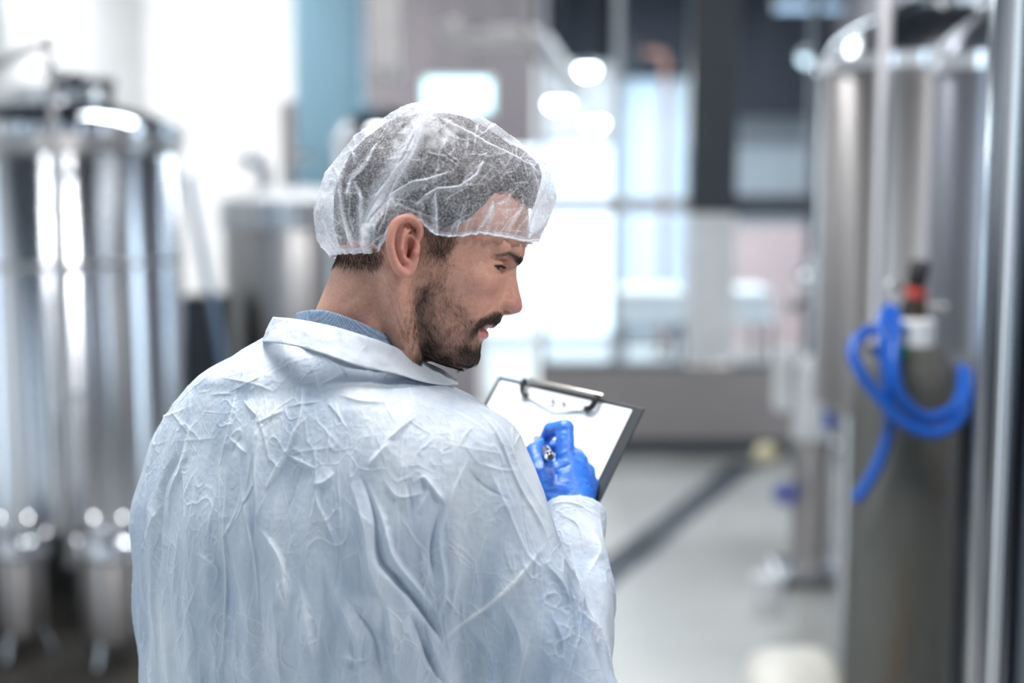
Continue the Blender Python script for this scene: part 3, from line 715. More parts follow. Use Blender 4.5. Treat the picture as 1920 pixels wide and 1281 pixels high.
        while True:
            l2 = lab.copy(); qm = lab[Q].min(1)
            for k in range(4): np.minimum.at(l2, Q[:, k], qm)
            l2 = l2[l2]
            if (l2 == lab).all(): break
            lab = l2
        ids, ct = np.unique(lab, return_counts=True); good = lab == ids[ct.argmax()]
        Q = Q[good[Q[:, 0]]]; new = np.cumsum(good) - 1; V = V[good]; Q = new[Q]
        for _ in range(smooth):
            A = np.zeros_like(V); C = np.zeros(len(V))
            for k in range(4):
                i, j = Q[:, k], Q[:, (k + 1) % 4]
                for d in range(3): A[:, d] += np.bincount(i, V[j, d], len(V)) + np.bincount(j, V[i, d], len(V))
                C += np.bincount(i, minlength=len(V)) + np.bincount(j, minlength=len(V))
            V = V * .4 + .6 * A / np.maximum(C, 1)[:, None]
        return V, Q
def normals(V, Q):
    n = np.cross(V[Q[:, 2]] - V[Q[:, 0]], V[Q[:, 3]] - V[Q[:, 1]]); N = np.zeros_like(V)
    for k in range(4):
        for d in range(3): N[:, d] += np.bincount(Q[:, k], n[:, d], len(V))
    return N / np.maximum(np.linalg.norm(N, axis=1), 1e-9)[:, None]
def poly_dist(u, v, pts):
    """distance to a polyline, and position along it 0..1"""
    best = np.full(len(u), 1e9); par = np.zeros(len(u)); n = len(pts) - 1
    for i in range(n):
        a, b = np.array(pts[i], float), np.array(pts[i + 1], float); ab = b - a
        t = np.clip(((u - a[0]) * ab[0] + (v - a[1]) * ab[1]) / max(ab @ ab, 1e-6), 0, 1)
        d = np.hypot(u - a[0] - t * ab[0], v - a[1] - t * ab[1]); m = d < best
        best[m] = d[m]; par[m] = (i + t[m]) / n
    return best, par
def in_poly(u, v, poly):
    ins = np.zeros(len(u), bool); n = len(poly)
    for i in range(n):
        x1, y1 = poly[i]; x2, y2 = poly[(i + 1) % n]
        if y1 == y2: continue
        c = ((y1 > v) != (y2 > v)) & (u < (x2 - x1) * (v - y1) / (y2 - y1) + x1); ins ^= c
    return ins
def soft_poly(u, v, poly, soft):
    d, _ = poly_dist(u, v, list(poly) + [poly[0]]); ins = in_poly(u, v, poly)
    return np.clip(.5 + np.where(ins, d, -d) / soft, 0, 1)
def vnoise(V, scale):
    return np.array([mnoise.noise(Vector(p)) for p in (V * scale)])

# ------------------------------------------------------------------ the man
foot = MW(np.array([[620, 700, 60.0]]))[0]
man = empty('person', (foot[0], foot[1], 0.0), 'bearded man in white coat and cap, seen from behind, writing on a clipboard', 'person')

# --- skin material
def skin_mat():
    t = NT('skin')
    at_ = t.node('ShaderNodeVertexColor'); at_.layer_name = 'Col'
    n = t.noise(90, 5, .65); n2 = t.noise(1500, 3, .6)
    nm = t.noise(420, 3, .6); av = t.node('ShaderNodeMath', operation='ADD'); hv_ = t.node('ShaderNodeMath', operation='MULTIPLY'); hv_.inputs[1].default_value = .5
    t.link(n.outputs['Fac'], av.inputs[0]); t.link(nm.outputs['Fac'], av.inputs[1]); t.link(av.outputs[0], hv_.inputs[0])
    r = t.ramp(hv_.outputs[0], [(0.36, (0.94, 0.80, 0.76)), (0.64, (1.10, 1.10, 1.09))])
    mx = t.node('ShaderNodeMix', data_type='RGBA', blend_type='MULTIPLY'); mx.inputs[0].default_value = 1
    t.link(at_.outputs['Color'], mx.inputs[6]); t.link(r.outputs['Color'], mx.inputs[7]); t.link(mx.outputs[2], t.b.inputs['Base Color'])
    t.set(Roughness=0.48); t.b.inputs['Subsurface Weight'].default_value = 0.22
    t.b.inputs['Subsurface Radius'].default_value = (1.0, 0.35, 0.2); t.b.inputs['Subsurface Scale'].default_value = 0.004
    t.b.inputs['Specular IOR Level'].default_value = 0.4
    b1 = t.bump(n2.outputs['Fac'], .35, .0006)
    return t.m
M['skin'] = skin_mat()

TH = R(18); CT, ST = math.cos(TH), math.sin(TH); HU, HV = 790.0, 455.0
def toPQ(u, v): return (u - HU) * CT + (v - HV) * ST, -(u - HU) * ST + (v - HV) * CT
def toUV(p, q): return HU + p * CT - q * ST, HV + p * ST + q * CT
def hp(p, q, w): u, v = toUV(p, q); return (u, v, w)
prof = [(976, 365), (984, 400), (987, 428), (986, 451), (981, 474), (977, 486), (968, 500), (968.5, 520), (972.5, 541), (978, 563), (980, 577), (975, 586), (958, 591), (942, 591), (938, 600), (929, 609), (920, 612.5), (911, 616), (907.5, 622), (912, 631), (907, 637), (903, 643), (900, 655), (899, 668), (895, 680), (880, 688), (866, 689)]
base = [(976, 365), (984, 400), (987, 428), (986, 451), (977, 474), (969, 486), (956, 505), (950, 530), (946, 555), (943, 575), (942, 591), (938, 600), (929, 609), (920, 612.5), (911, 616), (907.5, 622), (912, 631), (907, 637), (903, 643), (900, 655), (899, 668), (895, 680), (880, 688), (866, 689)]
qp = np.array([toPQ(*x) for x in prof]); qb = np.array([toPQ(*x) for x in base])
qq = np.arange(-120, 215, 1.0)
Fp = np.interp(qq, qp[:, 1], qp[:, 0]); Fb = np.interp(qq, qb[:, 1], qb[:, 0])
ker = np.array([1, 2, 3, 2, 1]) / 9.0
Fp = np.convolve(np.pad(Fp, 2, 'edge'), ker, 'valid'); Fb = np.convolve(np.pad(Fb, 2, 'edge'), ker, 'valid')
W_t = np.interp(qq, [-120, -80, -40, 0, 40, 80, 110, 140, 165, 185, 200, 212], [146, 144, 140, 136, 134, 124, 114, 104, 86, 66, 44, 20])
P0_t = np.interp(qq, [-120, -40, 0, 40, 70, 100, 140, 170, 200], [-10, -10, -10, -5, 5, 22, 45, 62, 85])
BK_t = np.interp(qq, [-120, -80, 0, 40, 70, 100, 140, 170, 205], [-160, -160, -160, -140, -110, -60, -20, 5, 40])

H = Field((575, 195, -205), (1000, 800, 165), 1.7)
sl, (x, y, z) = H.region((575, 190, -205), (1005, 760, 165))
p_ = (x - HU) * CT + (y - HV) * ST; q_ = -(x - HU) * ST + (y - HV) * CT
# skull
sk_ = (np.sqrt(((p_ - 5) / 176) ** 2 + ((q_ + 60) / 174) ** 2 + (z / 150) ** 2) - 1) * 150
# face loft
ok = (q_ > -119) & (q_ < 213)
qi = np.clip(q_ + 120, 0, len(qq) - 1.001); i0 = qi.astype(np.int32); fr_ = (qi - i0).astype(np.float32)
lut = lambda T: (T.astype(np.float32)[i0] * (1 - fr_) + T.astype(np.float32)[i0 + 1] * fr_)
fb, fpn, wt, p0t, bk = lut(Fb), lut(Fp), lut(W_t), lut(P0_t), lut(BK_t)
wn = np.interp(qq, [-40, -12, 20, 50, 70, 90], [14, 13, 17, 25, 29, 24]); wn = lut(wn)
gshape = np.exp(-(np.abs(z) / wn) ** 2.6)
pw = p_ - (fpn - fb) * gshape
dp = pw - p0t
rad = np.where(dp > 0, fb - p0t, p0t - bk)
nn = 2.25
val = (np.abs(dp / rad) ** nn + np.abs(z / wt) ** nn) ** (1 / nn)
fl = (val - 1) * np.minimum(rad, wt) * 0.9
fl = np.maximum(fl, np.maximum(q_ - 203, -118 - q_))
k = 14.0
h = np.clip(.5 + .5 * (fl - sk_) / k, 0, 1)
H.F[sl] = fl * (1 - h) + sk_ * h - k * h * (1 - h)
del p_, q_, sk_, qi, i0, fr_, fb, fpn, wt, p0t, bk, wn, gshape, pw, dp, rad, val, fl, h
for sgn in (-1, 1):
    # brow, cheekbone, socket
    H.chain([hp(172, -34, sgn * 18), hp(164, -38, sgn * 48), hp(142, -34, sgn * 84)], [16, 17, 15], 14)
    H.ellipsoid(hp(122, 40, sgn * 84), (34, 26, 30), 26)
    H.ellipsoid(hp(168, -2, sgn * 50), (16, 11, 20), 12, 'sub')
    H.ellipsoid(hp(132, 4, sgn * 65), (25.6, 25, 26), 4)
    H.chain([hp(155, -1, sgn * 44), hp(160, -5, sgn * 57), hp(156.5, -5, sgn * 71), hp(147, -1, sgn * 84), hp(138, 4, sgn * 94)], [1.8, 2.8, 2.8, 2.4, 1.6], 2)      # upper lid
    H.chain([hp(153, 7, sgn * 44), hp(157, 11, sgn * 57), hp(153, 11, sgn * 72), hp(144, 8, sgn * 86)], [1.8, 2.4, 2.4, 1.8], 2)      # lower lid
    H.chain([hp(158, -12, sgn * 42), hp(161, -14, sgn * 57), hp(155, -13, sgn * 73), hp(144, -7, sgn * 90)], [1.4, 2.0, 2.0, 1.2], 4, 'sub')   # lid fold
    H.chain([hp(156, 3, sgn * 46), hp(159.5, 2.5, sgn * 57), hp(156.5, 2.5, sgn * 70), hp(148, 4, sgn * 86)], [3, 5.2, 5, 2.6], .8, 'sub')   # opening
    H.chain([hp(160, 24, sgn * 44), hp(150, 27, sgn * 70)], [2.0, 2.0], 8, 'sub')
    # nose wing and nostril
    H.ellipsoid(hp(181, 62, sgn * 25), (25, 16, 15), 5)
    H.chain([hp(166, 44, sgn * 38), hp(156, 55, sgn * 42), hp(159, 71, sgn * 42), hp(172, 78, sgn * 36)], [2.2, 3.2, 3.2, 2.0], 5, 'sub')
    H.ellipsoid(hp(195, 75, sgn * 26), (9.5, 4.2, 13), 2, 'sub', R(28))
    # smile fold, mouth corner
    H.capsule(hp(160, 92, sgn * 48), hp(138, 122, sgn * 62), 3, 3, 9, 'sub')
    H.ellipsoid(hp(128, 92, sgn * 72), (30, 30, 24), 22)
H.chain([hp(150, 118, -52), hp(162, 115, -36), hp(170, 114.5, -16), hp(172, 114.5, 0), hp(170, 114.5, 16), hp(162, 115, 36), hp(150, 118, 52)], [2.0, 3.6, 4.5, 4.5, 4.5, 3.6, 2.0], 2, 'sub')
H.chain([hp(150, 124, -44), hp(161, 127, -28), hp(165.5, 127, 0), hp(161, 127, 28), hp(150, 124, 44)], [4, 6, 7, 6, 4], 5)
H.chain([hp(152, 110, -44), hp(165, 106, -26), hp(172, 106, 0), hp(165, 106, 26), hp(152, 110, 44)], [3, 5, 6, 5, 3], 5)
# neck, throat, shoulder yoke (hidden by the coat)
H.capsule((752, 470, 0), (668, 690, 5), 104, 112, 26)
H.capsule((668, 690, 5), (660, 770, 20), 112, 112, 10)
H.capsule((748, 525, -112), (772, 670, -82), 22, 24, 16)
H.capsule((762, 600, -10), (712, 720, 0), 50, 58, 20)

# ears
for sgn in (-1, 1):
    E = lambda u, v, w: (lambda a: np.array([a[0], a[1], sgn * -a[2] if sgn > 0 else a[2]]))(cor(u, v, w))
    H.ellipsoid(E(757, 462, -152), (27, 50, 10), 8, 'add', R(-10))
    H.ellipsoid(E(760, 500, -155), (13, 17, 9), 8)
    H.chain([E(776, 458, -150), E(787, 440, -154), E(786, 423, -160), E(773, 411, -166), E(757, 410, -172), E(741, 419, -177), E(733, 438, -180), E(732, 462, -180), E(738, 487, -176), E(748, 506, -170), E(760, 514, -162)],
            [5, 6, 6.5, 7, 7, 7.5, 7.5, 7, 7, 8, 8], 3)
    H.chain([E(741, 432, -164), E(743, 462, -164), E(750, 488, -163)], [5.5, 6.5, 5], 3, 'sub')
    H.chain([E(760, 424, -160), E(754, 445, -168), E(753, 468, -170), E(758, 486, -167), E(764, 492, -163)], [4, 5.5, 6, 5.5, 4], 4)
    H.chain([E(770, 430, -160), E(760, 438, -164), E(755, 447, -167)], [3, 3.5, 4], 4)
    H.ellipsoid(E(767, 464, -164), (10, 19, 15), 3, 'sub', R(8))
    H.chain([E(782, 462, -156), E(779, 474, -160), E(775, 484, -158)], [6, 6.5, 5], 4)
    H.capsule(E(771, 470, -150), E(768, 482, -150), 5, 4, 2, 'sub')
    H.capsule(E(766, 436, -158), E(777, 428, -156), 3.2, 2.6, 3, 'sub')
HVt, HQ = H.mesh(2); del H
HN0 = normals(HVt, HQ); su, sv = seen(HVt)
for pts_, wd_, dp_ in (([(709, 523), (731, 551), (748, 612), (756, 640)], 3.0, 1.7), ([(731, 529), (742, 557), (751, 598)], 2.6, 1.3), ([(722, 530), (738, 565), (750, 625)], 6, -0.6),
                       ([(912, 494), (903, 490)], 1.3, .9), ([(914, 499), (904, 501)], 1.3, .9), ([(915, 503), (925, 513), (940, 513)], 2.0, 1.2), ([(925, 574), (905, 596), (896, 612)], 4, 1.6),
                       ([(700, 500), (680, 540), (640, 575)], 9, 1.5)):
    d_, par_ = poly_dist(su, sv, pts_); HVt = HVt - HN0 * ((HN0[:, 2] < .2) * np.exp(-(d_ / wd_) ** 2) * np.clip(np.minimum(par_, 1 - par_) * 6 + .3, 0, 1) * dp_)[:, None]
su, sv = seen(HVt)
# --- colouring of the skin (its own colour: beard shadow, lips, ear flush; also darkened in the ear hollow)
skin = np.array([0.56, 0.315, 0.24])
C = np.repeat(skin[None, :], len(HVt), 0)
def blend(C, m, col): return C * (1 - m[:, None]) + np.array(col)[None, :] * m[:, None]
qv = toPQ(HVt[:, 0], HVt[:, 1]); pv_, qv_ = qv
mir = HVt.copy(); mir[:, 2] = -np.abs(mir[:, 2]); mu, mv = seen(mir)
side = np.abs(HVt[:, 2])
beard_dense = [(806, 520), (826, 528), (838, 565), (852, 600), (872, 628), (893, 632), (899, 645), (910, 655), (912, 700), (775, 700), (778, 640), (776, 590), (786, 540)]
beard_light = [(794, 430), (852, 430), (848, 480), (838, 520), (862, 560), (880, 595), (896, 612), (900, 640), (905, 700), (755, 700), (752, 630), (770, 560), (782, 520), (786, 470)]
moust = [(900, 600), (918, 588), (932, 583), (945, 590), (941, 602), (930, 609), (914, 610), (902, 616), (893, 630), (886, 640), (880, 634), (888, 614)]
dense = np.maximum(soft_poly(mu, mv, beard_dense, 16) * .95, soft_poly(mu, mv, moust, 7))
light = soft_poly(mu, mv, beard_light, 22)
chin = soft_poly(mu, mv, [(868, 640), (890, 640), (908, 660), (910, 700), (850, 700), (856, 668)], 16)
bn = .8 + .35 * vnoise(HVt, .12)
C = blend(C, np.clip(light * .26 * bn, 0, 1), (0.20, 0.12, 0.085))
cheekgap0 = np.clip(1 - .6 * soft_poly(mu, mv, [(812, 540), (850, 575), (880, 610), (884, 640), (850, 655), (815, 640), (806, 590)], 26), .3, 1)
C = blend(C, np.clip(dense * .46 * bn * cheekgap0, 0, 1), (0.11, 0.07, 0.052))
C = blend(C, np.clip(chin * .45, 0, 1), (0.07, 0.045, 0.035))
lips = np.maximum(soft_poly(mu, mv, [(890, 613), (901, 614), (911, 619), (918, 630), (912, 638), (903, 637), (894, 626)], 4), soft_poly(mu, mv, [(905, 611), (915, 606), (931, 607), (930, 614), (915, 616)], 3)) * (side < 56)
C = blend(C, lips * .85, (0.56, 0.22, 0.22))
ear = ((side > 146) & (mu < 792) & (mv > 395)).astype(float)
C = blend(C, ear * .55, (0.60, 0.27, 0.22))
nosem = np.clip((pv_ - 184) / 24, 0, 1) * np.clip(1 - np.abs(qv_ - 58) / 40, 0, 1)
C = blend(C, nosem * .75, (0.52, 0.22, 0.23))
cheek = np.exp(-(((mu - 912) / 38) ** 2 + ((mv - 545) / 28) ** 2)) * (side < 120)
C = blend(C, cheek * .30, (0.60, 0.27, 0.23))
inner = np.exp(-(((mu - 767) / 9) ** 2 + ((mv - 468) / 20) ** 2)) * ear
C = blend(C, inner * .5, (0.30, 0.12, 0.09))
stub = soft_poly(mu, mv, [(625, 480), (700, 478), (728, 500), (700, 530), (640, 515)], 20)
C = blend(C, stub * .4, (0.22, 0.14, 0.10))
body = mesh_obj('body', MW(HVt), HQ, M['skin'], man); col_attr(body, C)

# --- strands (beard, brows, nape)
def hair_mat(name, col):
    t = NT(name); t.set(Roughness=.45); n = t.noise(900, 1)
    r = t.ramp(n.outputs['Fac'], [(.3, tuple(c * .6 for c in col)), (.7, tuple(c * 1.6 for c in col))]); t.link(r.outputs['Color'], t.b.inputs['Base Color']); return t.m
M['hair'] = hair_mat('dark_brown_hair', (0.020, 0.014, 0.011))
M['beard'] = hair_mat('dark_beard_hair', (0.030, 0.021, 0.017))
HN = normals(HVt, HQ)
def strands(name, idx, dirs, length, rad, mat, curl=.25, lift=.35, parent=man):
    Vs, Fs = [], []; n = 0
    for i, d in zip(idx, dirs):
        p = HVt[i] + rng.normal(0, .6, 3); nn_ = HN[i]; d = d - nn_ * (d @ nn_); d /= max(np.linalg.norm(d), 1e-6)
        d = d + rng.normal(0, curl, 3); d -= nn_ * (d @ nn_); d /= max(np.linalg.norm(d), 1e-6)
        Ln = length * rng.uniform(.6, 1.3); sdir = np.cross(d, nn_)
        bend = rng.normal(0, .25)
        for k_, t_ in enumerate((0, .5, 1.0)):
            c = p + d * Ln * t_ + nn_ * (Ln * lift * t_ - Ln * .18 * t_ * t_) + sdir * bend * Ln * t_ * t_
            rr = rad * (1, .8, .2)[k_]
            for a in (0, 2.1, 4.2): Vs.append(c + (sdir * math.cos(a) + nn_ * math.sin(a)) * rr)
        for k_ in range(2):
            for a in range(3):
                b0, b1 = n + k_ * 3 + a, n + k_ * 3 + (a + 1) % 3
                Fs.append((b0, b1, b1 + 3, b0 + 3))
        n += 9
    o = mesh_obj(name, MW(np.array(Vs)), np.array(Fs), mat, parent); tag(o, kind='stuff'); return o
def pick(weight, n):
    w = np.clip(weight, 0, None); w = w / w.sum(); return rng.choice(len(HVt), n, p=w)
moust_w = soft_poly(mu, mv, moust, 6)
notlip = (1 - lips) * (qv_ > 0)
cheekgap = np.clip(1 - .75 * soft_poly(mu, mv, [(812, 540), (850, 575), (880, 610), (884, 640), (850, 655), (815, 640), (806, 590)], 26), .2, 1)
backj = soft_poly(mu, mv, [(782, 545), (806, 535), (812, 580), (820, 630), (850, 670), (850, 690), (778, 680), (778, 600)], 14)
bare = soft_poly(mu, mv, [(878, 640), (888, 630), (900, 636), (899, 650), (890, 656), (880, 652)], 7)
wb = (1 - .9 * bare) * (backj * .6 + np.maximum(dense * .8 * cheekgap, light * .28) + chin * .7 + moust_w * .9) * (.45 + .8 * np.clip(vnoise(HVt, .05) + .4, 0, 1)) * notlip * (1 - ear) * (HN[:, 2] < .75)
ib = pick(wb, 15000)
def beard_dir(i):
    u, v = su[i], sv[i]; m = moust_w[i]
    d = np.array([.30 * (1 if u > 850 else .55), 1.0, -.1])
    if u < 850 and v < 600: d = np.array([.45 * math.sin(v * .09), 1, 0])
    if m > .4: d = np.array([-.75, .75, np.sign(HVt[i, 2]) * .6])
    return d
moust_w = soft_poly(mu, mv, moust, 6)
strands('beard', ib, [beard_dir(i) for i in ib], 11, .135, M['beard'])
brow_line = [(908, 489), (922, 481), (940, 476), (957, 475), (970, 481), (979, 489)]
bd, bp = poly_dist(mu, mv, brow_line)
wbr = np.exp(-(bd / (2.0 + 2.2 * bp)) ** 2) * (.10 + 1.5 * bp ** 2) * (pv_ > 100) * (qv_ < -10) * (HN[:, 2] < .8) * (side > 10)
ibr = pick(wbr, 1500)
strands('eyebrow', ibr, [np.array([-1, -.28 + .5 * (bp[i] < .5), 0]) + HN[i] * 0 for i in ibr], 8, .15, M['beard'], .2, .25)
nape = soft_poly(mu, mv, [(628, 470), (715, 465), (716, 484), (698, 500), (664, 499), (632, 492)], 14) + .9 * soft_poly(mu, mv, [(798, 425), (858, 425), (850, 458), (836, 480), (806, 470)], 12)
inp = pick(nape * (1 - ear), 4500)
strands('hairline_hair', inp, [np.array([.35 if su[i] < 760 else -.12, 1, 0]) for i in inp], 14, .15, M['hair'], .3, .3)
# lashes
lash = [hp(*np.array([np.interp(t, [0, .35, .7, 1], [158.5, 162, 158, 146]), np.interp(t, [0, .35, .7, 1], [0, -2.6, -2.4, 3]), -46 - 42 * t])) for t in np.linspace(0, 1, 46)]
Vs, Fs = [], []; n = 0
for t, p in zip(np.linspace(0, 1, 46), lash):
    p = np.array(p); d = np.array([.85, .40 + .2 * t, -.3 - .2 * t]) * 6.5
    for k_, (f_, rr) in enumerate(((0, .8), (.6, .6), (1, .1))):
        c = p + d * f_
        for a in (0, 2.1, 4.2): Vs.append(c + np.array([0, math.cos(a), math.sin(a)]) * rr)
    for k_ in range(2):
        for a in range(3): Fs.append((n + k_ * 3 + a, n + k_ * 3 + (a + 1) % 3, n + k_ * 3 + 3 + (a + 1) % 3, n + k_ * 3 + 3 + a))
    n += 9
tag(mesh_obj('eyelashes', MW(np.array(Vs)), np.array(Fs), M['beard'], man), kind='stuff')
# eyes, teeth
def eye_mat():
    t = NT('eye'); tc = t.node('ShaderNodeTexCoord'); g_ = t.node('ShaderNodeTexGradient', gradient_type='SPHERICAL')
    mp = t.node('ShaderNodeMapping'); mp.inputs['Location'].default_value = (0, 0, -.0128); mp.inputs['Scale'].default_value = (1, 1, 1)
    sc = t.node('ShaderNodeVectorMath', operation='SCALE'); sc.inputs['Scale'].default_value = 110
    t.link(tc.outputs['Object'], mp.inputs['Vector']); t.link(mp.outputs['Vector'], sc.inputs[0]); t.link(sc.outputs[0], g_.inputs['Vector'])
    r = t.ramp(g_.outputs['Fac'], [(0.0, (.62, .58, .56)), (.30, (.60, .56, .54)), (.34, (.05, .06, .06)), (.62, (.10, .12, .12)), (.66, (.004, .004, .004))])
    t.link(r.outputs['Color'], t.b.inputs['Base Color']); t.set(Roughness=.08); return t.m
M['eye'] = eye_mat()
for sgn in (-1, 1):
    c = MW(np.array([hp(132.5, 4, sgn * 65)]))[0]
    bm = bmesh.new(); bmesh.ops.create_uvsphere(bm, u_segments=32, v_segments=24, radius=23.6 * S)
    me = bpy.data.meshes.new('eyeball'); bm.to_mesh(me); bm.free(); me.materials.append(M['eye'])
    me.polygons.foreach_set('use_smooth', [True] * len(me.polygons))
    o = bpy.data.objects.new('eyeball', me); COL.objects.link(o); o.parent = man; o.location = Vector(c) - man.location
    gaze = MW(np.array([hp(200, 14, sgn * 72)]))[0] - c
    o.rotation_euler = Vector(gaze).to_track_quat('Z', 'Y').to_euler()
Vs, Fs = [], []; n = 0
th = B()
for k_ in range(-4, 5):
    a = k_ * .28; c = np.array(hp(136 + 26 * math.cos(a), 111.5, 34 * math.sin(a)))
    cw = MW(c[None])[0]; th.box(cw - [.0026, .0022, .0036], cw + [.0026, .0022, .0036], .0012, Matrix.Rotation(-a + .0, 3, 'Z'))
th.out('teeth', plain('tooth_enamel', (.78, .74, .68), .25), man)

# --- hair under the cap
HF = Field((590, 195, -185), (1050, 520, 185), 3.0)
HF.ellipsoid((813, 398, 0), (187, 185, 163), 0, 'add', R(18))
HF.ellipsoid((935, 332, 0), (80, 56, 92), 26)
sl, (x, y, z) = HF.region((590, 190, -185), (1050, 520, 185))
kz = D0 / (D0 - np.abs(z) * S); xs_ = 960 + (x - 960) * kz; ys_ = 640.5 + (y - 640.5) * kz
hl = np.interp(xs_, [600, 640, 690, 712, 730, 760, 790, 800, 835, 859, 880, 906, 928, 960, 988, 1010, 1040], [480, 496, 488, 466, 430, 405, 402, 415, 428, 420, 408, 386, 360, 356, 382, 395, 395])
hl = hl + 0 * z
HF.F[sl] = np.maximum(HF.F[sl], (ys_ - hl) * .6)
hvv, hqq = HF.mesh(2); del HF
hn = normals(hvv, hqq)
hvv = hvv + hn * (vnoise(hvv * [1, .35, 1], .06) * 3)[:, None]
mesh_obj('hair', MW(hvv), hqq, M['hair'], man)

# --- bouffant cap
def cap_mat():
    t = NT('sheer_white_nonwoven'); t.n.remove(t.b)
    vc = t.node('ShaderNodeVertexColor'); vc.layer_name = 'Col'
    sp = t.node('ShaderNodeSeparateColor'); t.link(vc.outputs['Color'], sp.inputs[0])
    n1 = t.noise(2000, 3, .75); n2 = t.noise(520, 4, .65)
    ad = t.node('ShaderNodeMath', operation='ADD'); t.link(n1.outputs['Fac'], ad.inputs[0]); t.link(n2.outputs['Fac'], ad.inputs[1])
    mr = t.node('ShaderNodeMapRange'); mr.inputs['From Min'].default_value = .75; mr.inputs['From Max'].default_value = 1.25
    mr.inputs['To Min'].default_value = -.28; mr.inputs['To Max'].default_value = .40; t.link(ad.outputs[0], mr.inputs['Value'])
    al = t.node('ShaderNodeMath', operation='ADD', use_clamp=True); t.link(sp.outputs[0], al.inputs[0]); t.link(mr.outputs['Result'], al.inputs[1])
    d = t.node('ShaderNodeBsdfDiffuse'); d.inputs[0].default_value = (.84, .85, .92, 1)
    tr = t.node('ShaderNodeBsdfTranslucent'); tr.inputs[0].default_value = (.86, .88, .92, 1)
    bp_ = t.node('ShaderNodeBump'); bp_.inputs['Strength'].default_value = .3; bp_.inputs['Distance'].default_value = .0008
    t.link(n2.outputs['Fac'], bp_.inputs['Height']); t.link(bp_.outputs['Normal'], d.inputs['Normal'])
    m1 = t.node('ShaderNodeMixShader'); m1.inputs[0].default_value = .40; t.link(d.outputs[0], m1.inputs[1]); t.link(tr.outputs[0], m1.inputs[2])
    tp = t.node('ShaderNodeBsdfTransparent'); m2 = t.node('ShaderNodeMixShader')
    t.link(al.outputs[0], m2.inputs[0]); t.link(tp.outputs[0], m2.inputs[1]); t.link(m1.outputs[0], m2.inputs[2])
    t.link(m2.outputs[0], t.o.inputs['Surface']); return t.m
M['cap'] = cap_mat()
sil = [(629, 490), (601, 453), (588, 408), (603, 363), (624, 312), (659, 269), (706, 234), (775, 199), (841, 189), (886, 207), (916, 232), (968, 264), (1015, 303), (1037, 337), (1040, 376), (1028, 419), (1003, 449)]
rim = [(560, 480), (629, 488), (667, 476), (684, 481), (710, 470), (723, 445), (736, 415), (766, 404), (792, 419), (820, 440), (856, 442), (903, 436), (946, 443), (985, 451), (1003, 449), (1060, 440)]
CU, CV = 808.0, 385.0
ang = np.array([math.atan2(CV - v, u - CU) for u, v in sil]); ang = np.where(ang < -PI / 2, ang + 2 * PI, ang); rr_ = np.array([math.hypot(u - CU, v - CV) for u, v in sil])
o_ = np.argsort(ang); ang, rr_ = ang[o_], rr_[o_]
psis = np.linspace(-1.2, 4.4, 700); rs_ = np.interp(psis, ang, rr_); kk = np.hanning(21); kk /= kk.sum()
rs_ = np.convolve(np.pad(rs_, 10, 'edge'), kk, 'valid')
NA, NB = 600, 280
az = np.linspace(0, 2 * PI, NA, endpoint=False)          # 0 front, pi/2 near side, pi back
# pole tilted a little back with the head
tilt = R(12)
def cap_dir(a, b):
    """b: polar angle from crown"""
    xh, zh, yh = np.sin(b) * np.cos(a), -np.sin(b) * np.sin(a), np.cos(b)
    xu = xh * math.cos(tilt) + yh * math.sin(tilt); yu = -xh * math.sin(tilt) + yh * math.cos(tilt)
    return xu, yu, zh
def cap_pt(a, b):
    xu, yu, zh = cap_dir(a, b)
    psi = np.arctan2(yu, xu); psi = np.where(psi < -PI / 2, psi + 2 * PI, psi)
    r0 = np.interp(psi, psis, rs_); cl = np.sqrt(xu ** 2 + yu ** 2)
    lowf = np.clip((-yu) / .5, 0, 1)
    wmax = 182 - 26 * lowf
    r = 1 / np.sqrt((cl / r0) ** 2 + (zh / wmax) ** 2)
    return np.stack([CU + r * xu, CV - r * yu, r * zh], -1)
bs = np.linspace(.5, 2.7, 400); brim = np.zeros(NA)
ru, rv = np.array([q[0] for q in rim]), np.array([q[1] for q in rim])
for i, a in enumerate(az):
    pt_ = cap_pt(np.full(400, a), bs); m_ = pt_.copy(); m_[:, 2] = -np.abs(m_[:, 2])
    u_, v_ = seen(m_); below = v_ > np.interp(u_, ru, rv)
    j = np.argmax(below) if below.any() else 399
    brim[i] = bs[j]
brim = np.minimum(brim, 2.25)
kk = np.hanning(9); kk /= kk.sum(); brim = np.convolve(np.concatenate([brim[-4:], brim, brim[:4]]), kk, 'valid')
tb_ = np.linspace(0.0, 1, NB) ** .9
A2, T2 = np.meshgrid(az, tb_, indexing='ij')
cp = cap_pt(A2, np.maximum(T2 * brim[:, None], 1e-3)).reshape(-1, 3)
t1 = T2.ravel(); a1 = A2.ravel()
cdir = cp - np.array([CU, CV, 0]); cdir /= np.linalg.norm(cdir, axis=1)[:, None]
cu, cv = seen(cp)
den = np.full(len(cp), .12)
# gathers at the elastic
gat = np.sin(a1 * 46 + 2.5 * np.sin(a1 * 7)) * .6 + np.sin(a1 * 83 + 2 * np.sin(a1 * 5)) * .4
edge = np.clip((t1 - .80) / .20, 0, 1)
disp = gat * 5.0 * edge ** 1.5
den += .25 * edge ** 3 + .12 * edge * np.clip(gat, 0, 1)
den += .45 * (t1 > .978)
